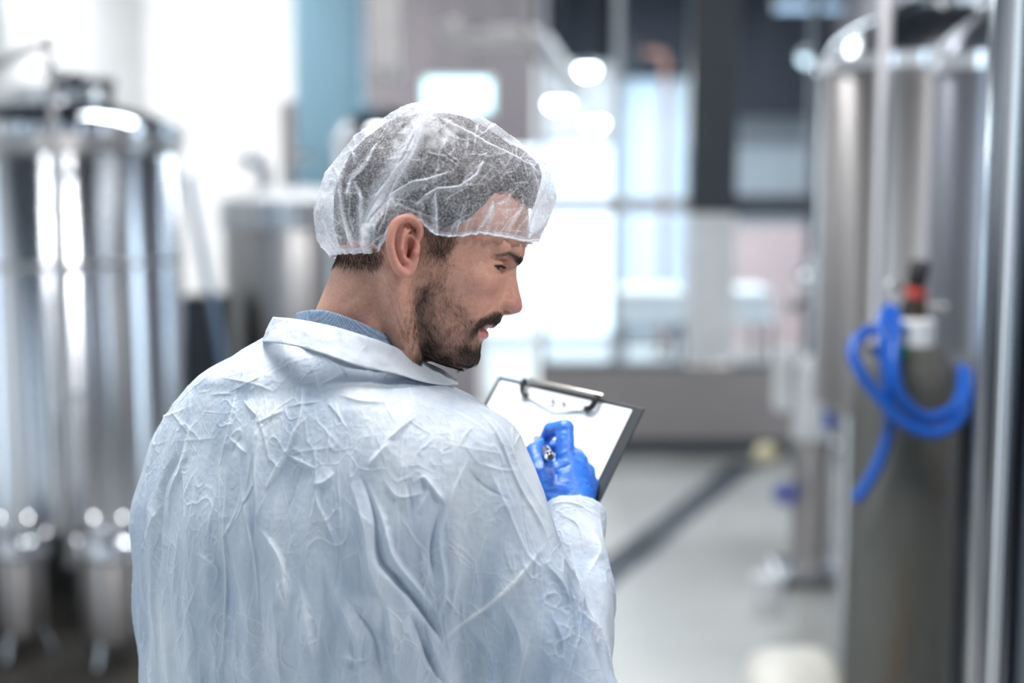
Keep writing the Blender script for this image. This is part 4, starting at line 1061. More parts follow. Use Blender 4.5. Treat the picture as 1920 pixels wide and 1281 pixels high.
# puffs
nz = vnoise(cp, .020); nz2 = np.abs(vnoise(cp, .045)); nz3 = np.abs(vnoise(cp + 300, .028))
disp += nz * 5 + (0.35 - nz2) * 2.5
def c1(x, y): return (560 + x * .4294, 170 + y * .4294)
creases = [  # (points in seen position, width, height, density)
    ([(600, 95), (530, 150), (470, 250), (400, 370), (330, 480), (290, 590), (295, 690)], 26, 7, .34),
    ([(660, 60), (560, 120), (490, 220), (440, 330), (370, 450), (310, 560), (270, 700)], 5, 4, .25),
    ([(560, 100), (545, 180), (500, 290), (420, 420), (390, 520), (350, 620)], 4, 4, .35),
    ([(640, 130), (740, 190), (850, 250), (930, 290), (1010, 330), (1040, 370)], 5, 4, .32),
    ([(800, 310), (770, 370), (700, 420), (600, 430), (540, 470), (500, 500)], 5, 4, .30),
    ([(660, 360), (590, 380), (490, 400), (430, 440), (390, 480)], 6, 4, .30),
    ([(390, 470), (470, 510), (560, 545), (610, 560)], 4, 3, .28),
    ([(595, 440), (600, 520), (605, 620)], 3.5, 3, .32),
    ([(850, 480), (825, 540), (790, 600)], 7, 4, .36),
    ([(970, 460), (975, 500), (920, 560), (880, 620)], 4, 3, .34),
    ([(1000, 540), (960, 600), (940, 640)], 5, 3, .30),
    ([(1030, 390), (1060, 440), (1040, 520), (1020, 600)], 5, 3, .26),
    ([(1085, 400), (1040, 480), (1000, 560), (985, 640)], 6, 3, .26),
    ([(740, 450), (710, 530), (690, 625)], 3.5, 3, .30),
    ([(740, 540), (700, 560), (640, 610)], 3, 2.5, .26),
    ([(350, 230), (310, 320), (240, 380), (215, 480)], 5, 4, .26),
    ([(240, 390), (270, 440), (285, 540), (300, 600)], 4, 4, .28),
    ([(210, 300), (190, 400), (200, 520), (230, 640), (260, 700)], 8, 5, .30),
    ([(140, 340), (110, 450), (110, 560), (150, 700)], 10, 4, .24),
    ([(230, 420), (225, 540), (250, 640)], 3.5, 3, .28),
    ([(620, 140), (630, 200), (640, 270), (700, 320)], 3.5, 3, .22),
    ([(655, 200), (730, 215)], 4, 3, .32), ([(590, 190), (650, 145), (670, 130)], 4, 3, .30),
    ([(740, 210), (730, 290)], 3, 2, .24), ([(740, 280), (830, 290), (900, 280)], 3, 2, .22),
    ([(560, 270), (640, 290), (700, 340)], 3.5, 3, .24), ([(420, 470), (520, 490), (570, 460)], 3, 3, .26),
    ([(700, 420), (760, 350), (800, 320), (850, 340), (890, 400)], 4, 3, .22),
    ([(870, 300), (900, 360), (960, 440), (990, 480)], 3.5, 3, .24),
    ([(870, 515), (960, 515)], 2.5, 2, .24), ([(930, 420), (900, 500), (905, 560)], 3, 2, .24),
    ([(460, 560), (420, 600), (350, 640), (290, 700)], 6, 4, .28), ([(380, 520), (340, 580), (330, 690)], 6, 4, .30),
    ([(500, 70), (400, 130), (300, 200), (220, 280)], 7, 2.5, .14),
]
nearc = np.clip(-cp[:, 2] / 25 + .8, 0, 1)
for pts, wd, ht, dn in creases:
    pts = [c1(*q) for q in pts]; d_, par_ = poly_dist(cu, cv, pts); wd *= .4294 * 1.5
    prof_ = np.exp(-(d_ / wd) ** 2 * 1.2) * np.clip(np.minimum(par_, 1 - par_) * 9 + .35, 0, 1) * nearc
    if wd > 12: disp += prof_ * ht; den += prof_ * dn
    else:
        disp += np.exp(-d_ / wd) * np.clip(np.minimum(par_, 1 - par_) * 9 + .35, 0, 1) * nearc * ht * .9; den += 1.25 * np.exp(-(d_ / (wd * .5)) ** 2) * np.clip(np.minimum(par_, 1 - par_) * 9 + .35, 0, 1) * nearc * dn
# short sharp creases between the long ones
for k_ in range(95):
    u0_, v0_ = rng.uniform(620, 1015), rng.uniform(225, 450)
    an_ = rng.uniform(0, PI) if rng.random() < .5 else math.atan2(430 - v0_, 745 - u0_) + rng.normal(0, .35)
    L_ = rng.uniform(14, 55); dv_ = np.array([math.cos(an_), math.sin(an_)]) * L_ / 2; p0_ = np.array([u0_, v0_]); md_ = rng.normal(0, 2.5, 2)
    d_, par_ = poly_dist(cu, cv, [tuple(p0_ - dv_), tuple(p0_ + md_), tuple(p0_ + dv_)]); e_ = np.clip(np.minimum(par_, 1 - par_) * 5, 0, 1) * nearc
    w_ = rng.uniform(.8, 1.6); g_ = rng.uniform(.16, .42)
    den += g_ * np.exp(-(d_ / w_) ** 2) * e_ + .10 * g_ * np.exp(-d_ / 7) * e_; disp += rng.uniform(.6, 1.8) * np.exp(-d_ / 2.5) * e_
# fine random crumple lines
fine = np.abs(vnoise(cp * 1.0 + 50, .055)); fine2 = np.abs(vnoise(cp + 900, .10))
fm = np.clip(vnoise(cp + 70, .02) * 3 + .45, 0, 1)
den += (.20 * np.exp(-(fine / .025) ** 2) + .10 * np.exp(-(fine2 / .03) ** 2)) * fm
disp += (1.6 * np.exp(-(fine / .05)) + .7 * np.exp(-(fine2 / .06))) * fm
def flap(pts, width, dn, lift=3.0):
    """cloth doubled over along a line: sharp on the line, ending softly to its left"""
    global den, disp
    pts = [c1(*q) for q in pts]; best = np.full(len(cu), 1e9); sg = np.zeros(len(cu)); par = np.zeros(len(cu)); n = len(pts) - 1
    for i in range(n):
        a_, b_ = np.array(pts[i]), np.array(pts[i + 1]); ab = b_ - a_
        tt = np.clip(((cu - a_[0]) * ab[0] + (cv - a_[1]) * ab[1]) / (ab @ ab), 0, 1)
        dx, dy = cu - a_[0] - tt * ab[0], cv - a_[1] - tt * ab[1]; dd = np.hypot(dx, dy); m = dd < best
        best[m] = dd[m]; sg[m] = np.sign(ab[0] * dy - ab[1] * dx)[m]; par[m] = (i + tt[m]) / n
    sd = best * sg; wv = width * .4294 * (.35 + .65 * np.sin(PI * np.clip(par, .05, .95)))
    en = np.clip(np.minimum(par, 1 - par) * 8, 0, 1) * nearc
    k_ = np.where(sd > 0, np.clip(1.25 - sd / wv, 0, 1) ** .6 * (sd < wv * 1.25), np.exp(-(sd / .9) ** 2)) * en
    den = den + dn * k_ + .34 * np.exp(-(sd / 1.1) ** 2) * en; disp = disp + lift * k_
flap([(600, 95), (520, 190), (470, 300), (400, 400), (330, 490), (300, 560), (285, 640), (290, 700)][::-1], 48, .40, 5)
flap([(650, 360), (560, 390), (490, 400), (420, 450), (350, 520), (300, 600)][::-1], 36, .30, 4)
flap([(850, 480), (825, 540), (785, 605)][::-1], 24, .36, 3)
flap([(1080, 430), (1030, 500), (1000, 570), (985, 640)][::-1], 60, .22, 3)
flap([(975, 490), (930, 560), (895, 620)][::-1], 20, .28, 2)
flap([(350, 235), (300, 330), (235, 390), (215, 480)], 20, .22, 3)
flap([(240, 400), (280, 470), (295, 560), (320, 640)], 24, .26, 3)
flap([(190, 330), (185, 430), (205, 540), (250, 680)], 30, .26, 3)
flap([(650, 140), (760, 195), (870, 260), (1000, 325)], 26, .24, 3)
flap([(800, 310), (770, 370), (700, 420), (610, 425), (540, 470)][::-1], 20, .22, 3)
flap([(595, 450), (602, 530), (600, 625)], 22, .28, 3)
flap([(700, 560), (690, 600), (690, 632)], 20, .28, 2)
disp *= np.clip(t1 * 6, .1, 1)
den += .36 * np.clip(-(cp[:, 0] - 655) / 45, 0, 1) + .34 * np.clip((cp[:, 0] - 975) / 45, 0, 1) + .10 * np.clip((250 - cp[:, 1]) / 50, 0, 1)                       # doubled cloth gathered at the nape
cp2 = cp + cdir * disp[:, None]
idx_ = np.arange(NA * NB).reshape(NA, NB); nxt = np.roll(idx_, -1, 0)
CQ = np.stack([idx_[:, :-1], idx_[:, 1:], nxt[:, 1:], nxt[:, :-1]], -1).reshape(-1, 4)
capo = mesh_obj('bouffant_cap', MW(cp2), CQ, M['cap'], man)
col_attr(capo, np.repeat(np.clip(den, 0, .97)[:, None], 3, 1))
# rolled elastic edge
rimpts = cp2.reshape(NA, NB, 3)[:, -1]
eb = B().tube([tuple(q) for q in MW(np.vstack([rimpts, rimpts[:1]])[::2])], .0011, 6, False)
eb.out('elastic_edge', plain('white_elastic', (.84, .86, .9), .7), capo)

# --- coat
def coat_mat(name='white_nonwoven_coat', c_lo=(.36, .45, .59), c_hi=(.78, .83, .88), crum=1.0):
    t = NT(name); t.n.remove(t.b)
    vc = t.node('ShaderNodeVertexColor'); vc.layer_name = 'Col'
    tc = t.node('ShaderNodeTexCoord')
    n = t.noise(11, 5, .62, (1, 1, .4)); nf = t.noise(1100, 3, .7); ng = t.noise(170, 5, .7, (1, 1, .55))
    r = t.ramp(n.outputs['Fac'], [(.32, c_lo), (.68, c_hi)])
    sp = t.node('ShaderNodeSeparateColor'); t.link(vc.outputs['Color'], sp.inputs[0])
    # crumple network: creases of the folded packaging
    wn = t.noise(16, 3, .5); wv = t.node('ShaderNodeVectorMath', operation='SCALE'); wv.inputs['Scale'].default_value = .014
    av = t.node('ShaderNodeVectorMath', operation='ADD'); t.link(wn.outputs['Color'], wv.inputs[0]); t.link(tc.outputs['Object'], av.inputs[0]); t.link(wv.outputs[0], av.inputs[1])
    def vor(scale, stretch, feat):
        mp = t.node('ShaderNodeMapping'); mp.inputs['Scale'].default_value = stretch; t.link(av.outputs[0], mp.inputs['Vector'])
        v = t.node('ShaderNodeTexVoronoi', feature=feat); v.inputs['Scale'].default_value = scale; t.link(mp.outputs['Vector'], v.inputs['Vector']); return v
    v1 = vor(15, (1, 1, .42), 'DISTANCE_TO_EDGE'); v2 = vor(34, (1, 1, .6), 'DISTANCE_TO_EDGE'); v3 = vor(13, (1, 1, .45), 'F1')
    def line(v, w):
        m = t.node('ShaderNodeMapRange', interpolation_type='SMOOTHSTEP'); m.inputs['From Min'].default_value = 0; m.inputs['From Max'].default_value = w
        m.inputs['To Min'].default_value = 1; m.inputs['To Max'].default_value = 0; t.link(v.outputs['Distance'], m.inputs['Value']); return m
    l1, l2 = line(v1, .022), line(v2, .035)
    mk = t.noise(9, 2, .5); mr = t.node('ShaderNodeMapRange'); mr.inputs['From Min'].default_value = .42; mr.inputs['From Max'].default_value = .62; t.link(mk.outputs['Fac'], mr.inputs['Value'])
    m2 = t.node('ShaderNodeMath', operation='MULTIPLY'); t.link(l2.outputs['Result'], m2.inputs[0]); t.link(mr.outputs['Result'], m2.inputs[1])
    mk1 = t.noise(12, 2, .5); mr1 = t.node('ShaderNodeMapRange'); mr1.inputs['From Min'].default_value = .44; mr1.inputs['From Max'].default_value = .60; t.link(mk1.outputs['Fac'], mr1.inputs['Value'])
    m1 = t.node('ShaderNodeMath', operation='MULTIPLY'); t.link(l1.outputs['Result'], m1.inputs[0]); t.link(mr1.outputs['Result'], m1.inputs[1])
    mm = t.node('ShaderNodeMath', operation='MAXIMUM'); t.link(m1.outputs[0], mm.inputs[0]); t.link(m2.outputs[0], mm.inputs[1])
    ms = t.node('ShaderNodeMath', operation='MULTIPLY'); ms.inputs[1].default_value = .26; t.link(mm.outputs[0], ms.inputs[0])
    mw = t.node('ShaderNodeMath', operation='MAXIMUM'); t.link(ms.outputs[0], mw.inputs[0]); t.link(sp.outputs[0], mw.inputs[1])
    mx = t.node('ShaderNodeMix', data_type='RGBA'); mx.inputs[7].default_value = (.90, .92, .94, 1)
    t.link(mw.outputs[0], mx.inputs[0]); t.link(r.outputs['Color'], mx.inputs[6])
    prev = None
    for out_, st, di in ((v3.outputs['Distance'], .36 * crum, .012), (mm.outputs[0], .30 * crum, .0018), (ng.outputs['Fac'], .28, .003), (nf.outputs['Fac'], .5, .0008)):
        b = t.node('ShaderNodeBump'); b.inputs['Strength'].default_value = st; b.inputs['Distance'].default_value = di; t.link(out_, b.inputs['Height'])
        if prev: t.link(prev.outputs['Normal'], b.inputs['Normal'])
        prev = b
    pb = t.node('ShaderNodeBsdfPrincipled'); pb.inputs['Roughness'].default_value = .40; pb.inputs['Specular IOR Level'].default_value = .4
    t.link(mx.outputs[2], pb.inputs['Base Color']); t.link(prev.outputs['Normal'], pb.inputs['Normal'])
    tr = t.node('ShaderNodeBsdfTranslucent'); t.link(mx.outputs[2], tr.inputs[0])
    m = t.node('ShaderNodeMixShader'); m.inputs[0].default_value = .20; t.link(pb.outputs[0], m.inputs[1]); t.link(tr.outputs[0], m.inputs[2])
    t.link(m.outputs[0], t.o.inputs['Surface']); return t.m
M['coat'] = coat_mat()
PHI = R(32); CP, SP = math.cos(PHI), math.sin(PHI)
rows = [  # v, left, right, half depth
    (600, 560, 680, 76), (625, 525, 705, 98), (645, 492, 726, 116), (662, 458, 742, 130), (684, 418, 762, 146), (705, 388, 790, 164), (717, 373, 818, 174), (727, 362, 858, 180), (760, 330, 905, 200), (805, 300, 940, 214), (850, 279, 962, 224), (900, 261, 972, 232), (950, 247, 970, 236),
    (1000, 243, 962, 238), (1100, 251, 952, 238), (1281, 268, 945, 236), (1500, 262, 960, 240), (1800, 235, 1000, 260), (2250, 190, 1050, 290)]
rw_ = np.array(rows, float)
CF = Field((150, 590, -330), (1260, 2210, 480), 6.5)
sl, (x, y, z) = CF.region((150, 590, -330), (1260, 2210, 480))
yy = np.linspace(590, 2260, 1700)
def sm(v_): 
    a = np.interp(yy, rw_[:, 0], v_); kk = np.hanning(31); kk /= kk.sum(); return np.convolve(np.pad(a, 15, 'edge'), kk, 'valid')
xl_, xr_, hb_ = sm(rw_[:, 1]), sm(rw_[:, 2]), sm(rw_[:, 3])
cw_ = 34 + .10 * (yy - 700) * (yy < 1400) + 70 * (yy >= 1400); cw_ = np.convolve(np.pad(cw_, 40, 'edge'), np.ones(81) / 81, 'valid')
kf = 1 + (cw_ + 60) * S / D0; kfr = 1 + (cw_ - 100) * S / D0
xl_ = 960 + (xl_ - 960) * kf; xr_ = 960 + (xr_ - 960) * kfr
yk = 640.5 + (yy - 640.5) * (1 + cw_ * S / D0)
g1 = lambda a: np.interp(y, yk, a)
cu_, hu_, hb, cw = g1((xl_ + xr_) / 2), g1((xr_ - xl_) / 2), g1(hb_), g1(cw_)
Aw = np.sqrt(np.maximum((hu_ ** 2 - (hb * SP) ** 2), 60.0 ** 2)) / CP
e1 = (x - cu_) * CP - (z - cw) * SP; e2 = (x - cu_) * SP + (z - cw) * CP
nn = 2.3
val = (np.abs(e1 / Aw) ** nn + np.abs(e2 / hb) ** nn) ** (1 / nn)
ft = (val - 1) * np.minimum(Aw, hb) * .9
ft = np.maximum(ft, y - 2195)
CF.F[sl] = ft; del val, e1, e2, ft
sh = cor(884, 858, -135); el = cor(1030, 1335, -110); el2 = cor(1052, 1345, -80); wr = cor(1080, 905, 235)
CF.capsule(sh, el, 96, 132, 26)
ax_f = (wr - el2) / np.linalg.norm(wr - el2); cuff_c = cor(1078, 962, 205)
tmpF = CF
CF.capsule(el2, wr, 100, 56, 16, 'add', (cuff_c, ax_f))
CF.capsule(cuff_c - ax_f * 26, wr + ax_f * 60, 50, 52, 0, 'sub')
# left arm, bent forward towards the clipboard (hidden by the torso)
lsh = cor(392, 880, 110); lel = cor(388, 1330, 190); lwr = cor(640, 1180, 420)
CF.capsule(lsh, lel, 90, 106, 30)
CF.capsule(lel, lwr, 92, 58, 24)
CVv, CQq = CF.mesh(3); del CF, tmpF
# neck opening: leave the top open inside the collar
me_c = bpy.data.meshes.new('tmp'); 
def subdivide(V, Q):
    E = np.vstack([Q[:, [k, (k + 1) % 4]] for k in range(4)]); Es = np.sort(E, 1)
    key = Es[:, 0].astype(np.int64) * len(V) + Es[:, 1]; uq, inv = np.unique(key, return_inverse=True)
    a, b = uq // len(V), uq % len(V); mid = (V[a] + V[b]) / 2
    fc = V[Q].mean(1); nV, nE, nQ = len(V), len(uq), len(Q)
    out = np.vstack([V, mid, fc]); e = inv.reshape(4, nQ) + nV; f_ = np.arange(nQ) + nV + nE
    NQ = np.vstack([np.stack([Q[:, k], e[k], f_, e[(k + 3) % 4]], 1) for k in range(4)])
    return out, NQ
def relax(V, Q, it, lam=.5):
    for _ in range(it):
        A = np.zeros_like(V); Cc = np.zeros(len(V))
        for k in range(4):
            i, j = Q[:, k], Q[:, (k + 1) % 4]
            for d in range(3): A[:, d] += np.bincount(i, V[j, d], len(V)) + np.bincount(j, V[i, d], len(V))
            Cc += np.bincount(i, minlength=len(V)) + np.bincount(j, minlength=len(V))
        V = V * (1 - lam) + lam * A / np.maximum(Cc, 1)[:, None]
    return V
CVv, CQq = subdivide(CVv, CQq); CVv = relax(CVv, CQq, 3)
def subdivide_some(V, Q, sel):
    A, rest = Q[sel], Q[~sel]; ids = np.unique(A); mp = np.full(len(V), -1); mp[ids] = np.arange(len(ids))
    v2, q2 = subdivide(V[ids], mp[A]); nI = len(ids); full = np.empty(len(v2), int); full[:nI] = ids; full[nI:] = len(V) + np.arange(len(v2) - nI)
    return np.vstack([V, v2[nI:]]), np.vstack([rest, full[q2]])
n0_ = normals(CVv, CQq); fcv = CVv[CQq].mean(1); fcn = n0_[CQq].mean(1)
CVv, CQq = subdivide_some(CVv, CQq, (fcn[:, 2] < .12) & (fcv[:, 1] < 1330))
CN = normals(CVv, CQq); ku, kv = seen(CVv)
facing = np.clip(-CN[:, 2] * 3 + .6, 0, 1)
def c5(x, y): return (240 + x * .563, 560 + y * .563)
folds = [  # (points, half width, height, whiteness) in the seen position
    ([(320, 560), (325, 800), (320, 1000), (310, 1281)], 5, 4.0, .7),
    ([(448, 330), (430, 480), (440, 690), (425, 860)], 12, 7, .2), ([(440, 470), (436, 600), (440, 720)], 4, 3, .7),
    ([(575, 280), (575, 400), (520, 540), (445, 670)], 5, 4, .6), ([(365, 270), (340, 430), (302, 555)], 4, 3, .55),
    ([(385, 340), (440, 400)], 5, 4, .4), ([(345, 465), (400, 520)], 4, 3, .4), ([(530, 520), (630, 570)], 4, 3.5, .6),
    ([(195, 400), (165, 520), (115, 640), (98, 800), (110, 1000)], 11, -9, 0), ([(215, 400), (182, 540), (140, 640), (118, 780)], 9, 6, .3),
    ([(230, 380), (180, 520), (190, 700), (195, 880)], 5, 3.5, .5), ([(300, 540), (310, 700), (320, 860)], 6, 4, .4),
    ([(370, 500), (385, 640), (410, 760), (430, 900), (440, 1100)], 7, 4.5, .3),
    ([(1040, 1145), (1110, 1085), (1190, 1030), (1270, 960), (1330, 890), (1385, 820)], 8, 4.5, 1.0),
    ([(775, 590), (820, 720), (835, 860), (890, 935), (960, 1020), (1020, 1100), (1045, 1145)], 12, -18, 0),
    ([(800, 620), (850, 740), (885, 860), (960, 960), (1030, 1050)], 11, 9, .35), ([(740, 600), (790, 760), (810, 900), (860, 1030)], 14, 8, .2),
    ([(985, 590), (1060, 690)], 8, 6, .8), ([(1060, 690), (1035, 800), (1050, 950), (1030, 1110)], 13, 9, .2), ([(1040, 690), (1010, 820), (1020, 960)], 12, -9, 0),
    ([(1130, 330), (1230, 460), (1300, 620), (1380, 760), (1420, 870)], 6, 4.5, .6), ([(1165, 375), (1250, 450), (1320, 600), (1390, 730)], 7, 4, .5),
    ([(1140, 520), (1085, 640), (1060, 720)], 5, 3, .3), ([(940, 620), (985, 595), (1000, 640), (960, 720)], 6, 4, .4),
    ([(440, 760), (500, 840), (530, 960), (535, 1060)], 9, 6, .4), ([(500, 930), (530, 1010)], 8, 5, .5),
    ([(650, 870), (700, 1000), (760, 1120), (790, 1281)], 15, 7, 0), ([(560, 900), (600, 1080), (640, 1281)], 16, 7, 0), ([(480, 900), (500, 1100), (510, 1281)], 13, 7, 0),
    ([(860, 1000), (880, 1120), (890, 1281)], 14, 8, 0), ([(750, 1020), (820, 1120), (850, 1281)], 13, -8, 0), ([(940, 1050), (980, 1150), (1050, 1281)], 15, -12, 0), ([(1000, 1120), (1060, 1281)], 12, 9, .2),
    ([(450, 262), (600, 190)], 4, 2.5, .5), ([(480, 175), (560, 240)], 4, 2.5, .5), ([(560, 185), (500, 225)], 4, 2.5, .4), ([(620, 292), (750, 240)], 5, 3, .5),
    ([(700, 320), (780, 345), (900, 345)], 8, 3.5, .5), ([(845, 490), (960, 390)], 7, 4, .4), ([(630, 180), (700, 230), (730, 280)], 6, 3.5, .3), ([(430, 420), (520, 370)], 5, 3, .4), ([(530, 360), (640, 340)], 4, 2.5, .4),
    ([(800, 560), (880, 470)], 9, 5, .3), ([(620, 620), (660, 610), (690, 580)], 9, 5, .2), ([(850, 600), (900, 660), (980, 650)], 7, 4, .3),
    ([(1200, 560), (1260, 700), (1330, 850), (1380, 900)], 7, 4, .3), ([(1430, 850), (1500, 940), (1520, 1040)], 9, 6, .3), ([(1380, 870), (1450, 980), (1480, 1120)], 10, 6, .2),
    ([(1500, 1030), (1560, 1100), (1600, 1180)], 8, 5, .4), ([(1540, 760), (1560, 850), (1530, 920)], 6, 4, .4), ([(1440, 720), (1500, 760), (1520, 850)], 7, 4, .3),
    ([(1575, 705), (1580, 800), (1590, 900)], 5, 3, .6), ([(1400, 690), (1480, 680), (1560, 715)], 5, 2.5, .5),
    ([(1240, 1000), (1300, 1120), (1320, 1281)], 13, 7, .1), ([(1130, 1090), (1180, 1200), (1200, 1281)], 13, -7, 0), ([(1400, 1040), (1440, 1160), (1430, 1281)], 12, 7, .1),
    ([(60, 620), (80, 800), (90, 1000), (100, 1281)], 12, 6, .1), ([(240, 850), (300, 900), (280, 980)], 6, 4, .3), ([(700, 1180), (790, 1200), (820, 1140)], 9, 5, .2),
]
cd_ = np.zeros(len(CVv)); wht = np.zeros(len(CVv))
vis = kv < 1400
def signed_poly(u, v, pts):
    best = np.full(len(u), 1e9); sg = np.zeros(len(u)); par = np.zeros(len(u)); n = len(pts) - 1
    for i in range(n):
        a, b = np.array(pts[i], float), np.array(pts[i + 1], float); ab = b - a
        t = np.clip(((u - a[0]) * ab[0] + (v - a[1]) * ab[1]) / (ab @ ab), 0, 1)
        dx, dy = u - a[0] - t * ab[0], v - a[1] - t * ab[1]; d = np.hypot(dx, dy); m = d < best
        best[m] = d[m]; sg[m] = np.sign(ab[0] * dy - ab[1] * dx)[m]; par[m] = (i + t[m]) / n
    return best * sg, par
def add_fold(pts, wd, ht, wh, side=1):
    bb = np.array(pts); m = np.where((ku > bb[:, 0].min() - 90) & (ku < bb[:, 0].max() + 90) & (kv > bb[:, 1].min() - 90) & (kv < bb[:, 1].max() + 90) & (facing > 0))[0]
    if len(pts) > 2: pts = spline(pts, len(pts) * 4)
    sd, par_ = signed_poly(ku[m], kv[m], pts); sd = sd * side; d_ = np.abs(sd)
    en = np.clip(np.minimum(par_, 1 - par_) * 3.2 + .06, 0, 1) * facing[m]
    steep, soft = wd * .34 + 1.2, wd * 1.9
    pr = np.where(sd > 0, np.exp(-(d_ / steep) ** 1.4), .72 * np.exp(-d_ / soft) + .28 * np.exp(-d_ / (wd * .5)))
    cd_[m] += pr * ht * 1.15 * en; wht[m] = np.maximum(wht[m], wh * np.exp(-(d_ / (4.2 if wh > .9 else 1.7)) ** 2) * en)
for k_, (pts, wd, ht, wh) in enumerate(folds):
    add_fold([c5(*q) for q in pts], wd, ht, wh, 1 if (k_ * 7) % 3 else -1)
# small packaging creases: fanning from the collar on the shoulders, falling straight further down
for k_ in range(150):
    u0_, v0_ = rng.uniform(270, 1090), rng.uniform(690, 1290)
    t_ = np.clip((v0_ - 720) / 260, 0, 1)
    a0_ = math.atan2(v0_ - 600, u0_ - 660); a1_ = PI / 2 + (u0_ - 640) * -.0004
    an_ = a0_ * (1 - t_) + a1_ * t_ + rng.normal(0, .28 + .45 * (1 - t_)); L_ = rng.uniform(25, 90) * (1 + .9 * t_)
    mid = rng.normal(0, 3, 2)
    p0_ = np.array([u0_, v0_]); dv_ = np.array([math.cos(an_), math.sin(an_)]) * L_ / 2
    add_fold([tuple(p0_ - dv_), tuple(p0_ + mid), tuple(p0_ + dv_)], rng.uniform(2.0, 5.0), rng.uniform(.8, 2.4) * (1 if rng.random() < .8 else -1), rng.uniform(0, .45), 1 if rng.random() < .5 else -1)
low = np.clip((kv - 820) / 350, 0, 1)
cd_ += vnoise(CVv * [1, .16, 1], .018) * 13 * low + vnoise(CVv * [1, .22, 1] + 77, .036) * 6 * low
cd_ += vnoise(CVv * [1, .6, 1] + 31, .014) * 6
sub_ = np.where(vis & (facing > 0))[0]
n1_ = np.abs(vnoise(CVv[sub_] * [1, .7, 1], .026)); n2_ = np.abs(vnoise(CVv[sub_] * [1, .8, 1] + 500, .055)); n3_ = vnoise(CVv[sub_] + 40, .10)
msk = np.clip(vnoise(CVv[sub_] + 222, .012) * 3 + .3, 0, 1)
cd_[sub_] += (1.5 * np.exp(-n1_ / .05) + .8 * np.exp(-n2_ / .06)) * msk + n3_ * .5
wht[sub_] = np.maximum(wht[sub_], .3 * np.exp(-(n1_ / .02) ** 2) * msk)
CVv = CVv + CN * cd_[:, None]
keep = ~((CVv[CQq].mean(1)[:, 1] < 628) & (np.abs(CVv[CQq].mean(1)[:, 2]) < 400))
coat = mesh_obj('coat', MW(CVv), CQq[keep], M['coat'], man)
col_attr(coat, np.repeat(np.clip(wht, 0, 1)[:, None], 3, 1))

# --- collars: bands lofted around the neck
def band(name, spec, mat, parent, thick, n=90, wav=0.0):
    """spec rows: list of stations, each a list of (seen u, seen v, w) down the band's cross-section"""
    st = np.array(spec, float); ns, nc = st.shape[:2]
    loc = np.array([[cor(*q) for q in row] for row in st])
    rowsp = np.stack([spline(loc[:, j], n) for j in range(nc)], 1)        # n x nc x 3
    m = 14; full = np.stack([spline(rowsp[i], m) for i in range(n)], 0)
    outw = full - full.mean((0, 1)); outw[:, :, 1] *= .2; outw /= np.linalg.norm(outw, axis=2)[:, :, None]
    if wav:
        nzv = np.array([mnoise.noise(Vector(q * .03)) for q in full.reshape(-1, 3)]).reshape(n, m) * wav
        nzv += np.array([.5 - abs(mnoise.noise(Vector(q * .05 + 9))) for q in full.reshape(-1, 3)]).reshape(n, m) * wav * .7
        full = full + outw * nzv[:, :, None]
    inner_ = full - outw * thick
    V = np.vstack([full.reshape(-1, 3), inner_.reshape(-1, 3)]); N_ = n * m; F_ = []
    for i in range(n - 1):
        for j in range(m - 1):
            a, b, c, d = i * m + j, i * m + j + 1, (i + 1) * m + j + 1, (i + 1) * m + j
            F_ += [(a, b, c, d), (N_ + d, N_ + c, N_ + b, N_ + a)]
        for j in (0, m - 1):
            a, d = i * m + j, (i + 1) * m + j
            F_.append((a, d, N_ + d, N_ + a) if j == 0 else (d, a, N_ + a, N_ + d))
    for i in (0, n - 1):
        for j in range(m - 1):
            a, b = i * m + j, i * m + j + 1
            F_.append((b, a, N_ + a, N_ + b) if i == 0 else (a, b, N_ + b, N_ + a))
    return mesh_obj(name, MW(V), np.array(F_), mat, parent)
def denim():
    t = NT('blue_chambray_weave'); t.set(Roughness=.8)
    tc = t.node('ShaderNodeTexCoord'); ck = t.node('ShaderNodeTexChecker'); ck.inputs['Scale'].default_value = 800
    ck.inputs['Color1'].default_value = (.055, .10, .18, 1); ck.inputs['Color2'].default_value = (.27, .35, .45, 1)
    t.link(tc.outputs['Object'], ck.inputs['Vector'])
    n = t.noise(300, 2); mx = t.node('ShaderNodeMix', data_type='RGBA'); mx.inputs[0].default_value = .35
    r = t.ramp(n.outputs['Fac'], [(.35, (.08, .13, .22)), (.65, (.22, .30, .40))]); t.link(ck.outputs['Color'], mx.inputs[6]); t.link(r.outputs['Color'], mx.inputs[7])
    t.link(mx.outputs[2], t.b.inputs['Base Color']); t.bump(ck.outputs['Fac'], .2, .0004); return t.m
M['denim'] = denim()
shirt = band('shirt_collar', [
    [(660, 640, 150), (655, 665, 152), (650, 700, 155)], [(590, 612, 112), (584, 640, 116), (578, 680, 120)],
    [(556, 592, 30), (548, 620, 32), (540, 660, 36)], [(570, 583, -60), (560, 610, -66), (552, 650, -72)], [(610, 582, -110), (604, 612, -118), (600, 655, -124)],
    [(655, 596, -124), (652, 630, -132), (650, 675, -138)], [(700, 615, -112), (700, 648, -122), (700, 690, -130)], [(745, 637, -84), (750, 668, -92), (755, 705, -100)],
    [(778, 660, -30), (784, 690, -34), (790, 720, -36)], [(785, 690, 50), (790, 710, 55), (795, 740, 60)]], M['denim'], man, 4, 80, 1.0)
M['collar'] = coat_mat('white_nonwoven_collar', (.52, .58, .66), (.68, .72, .77), .9)
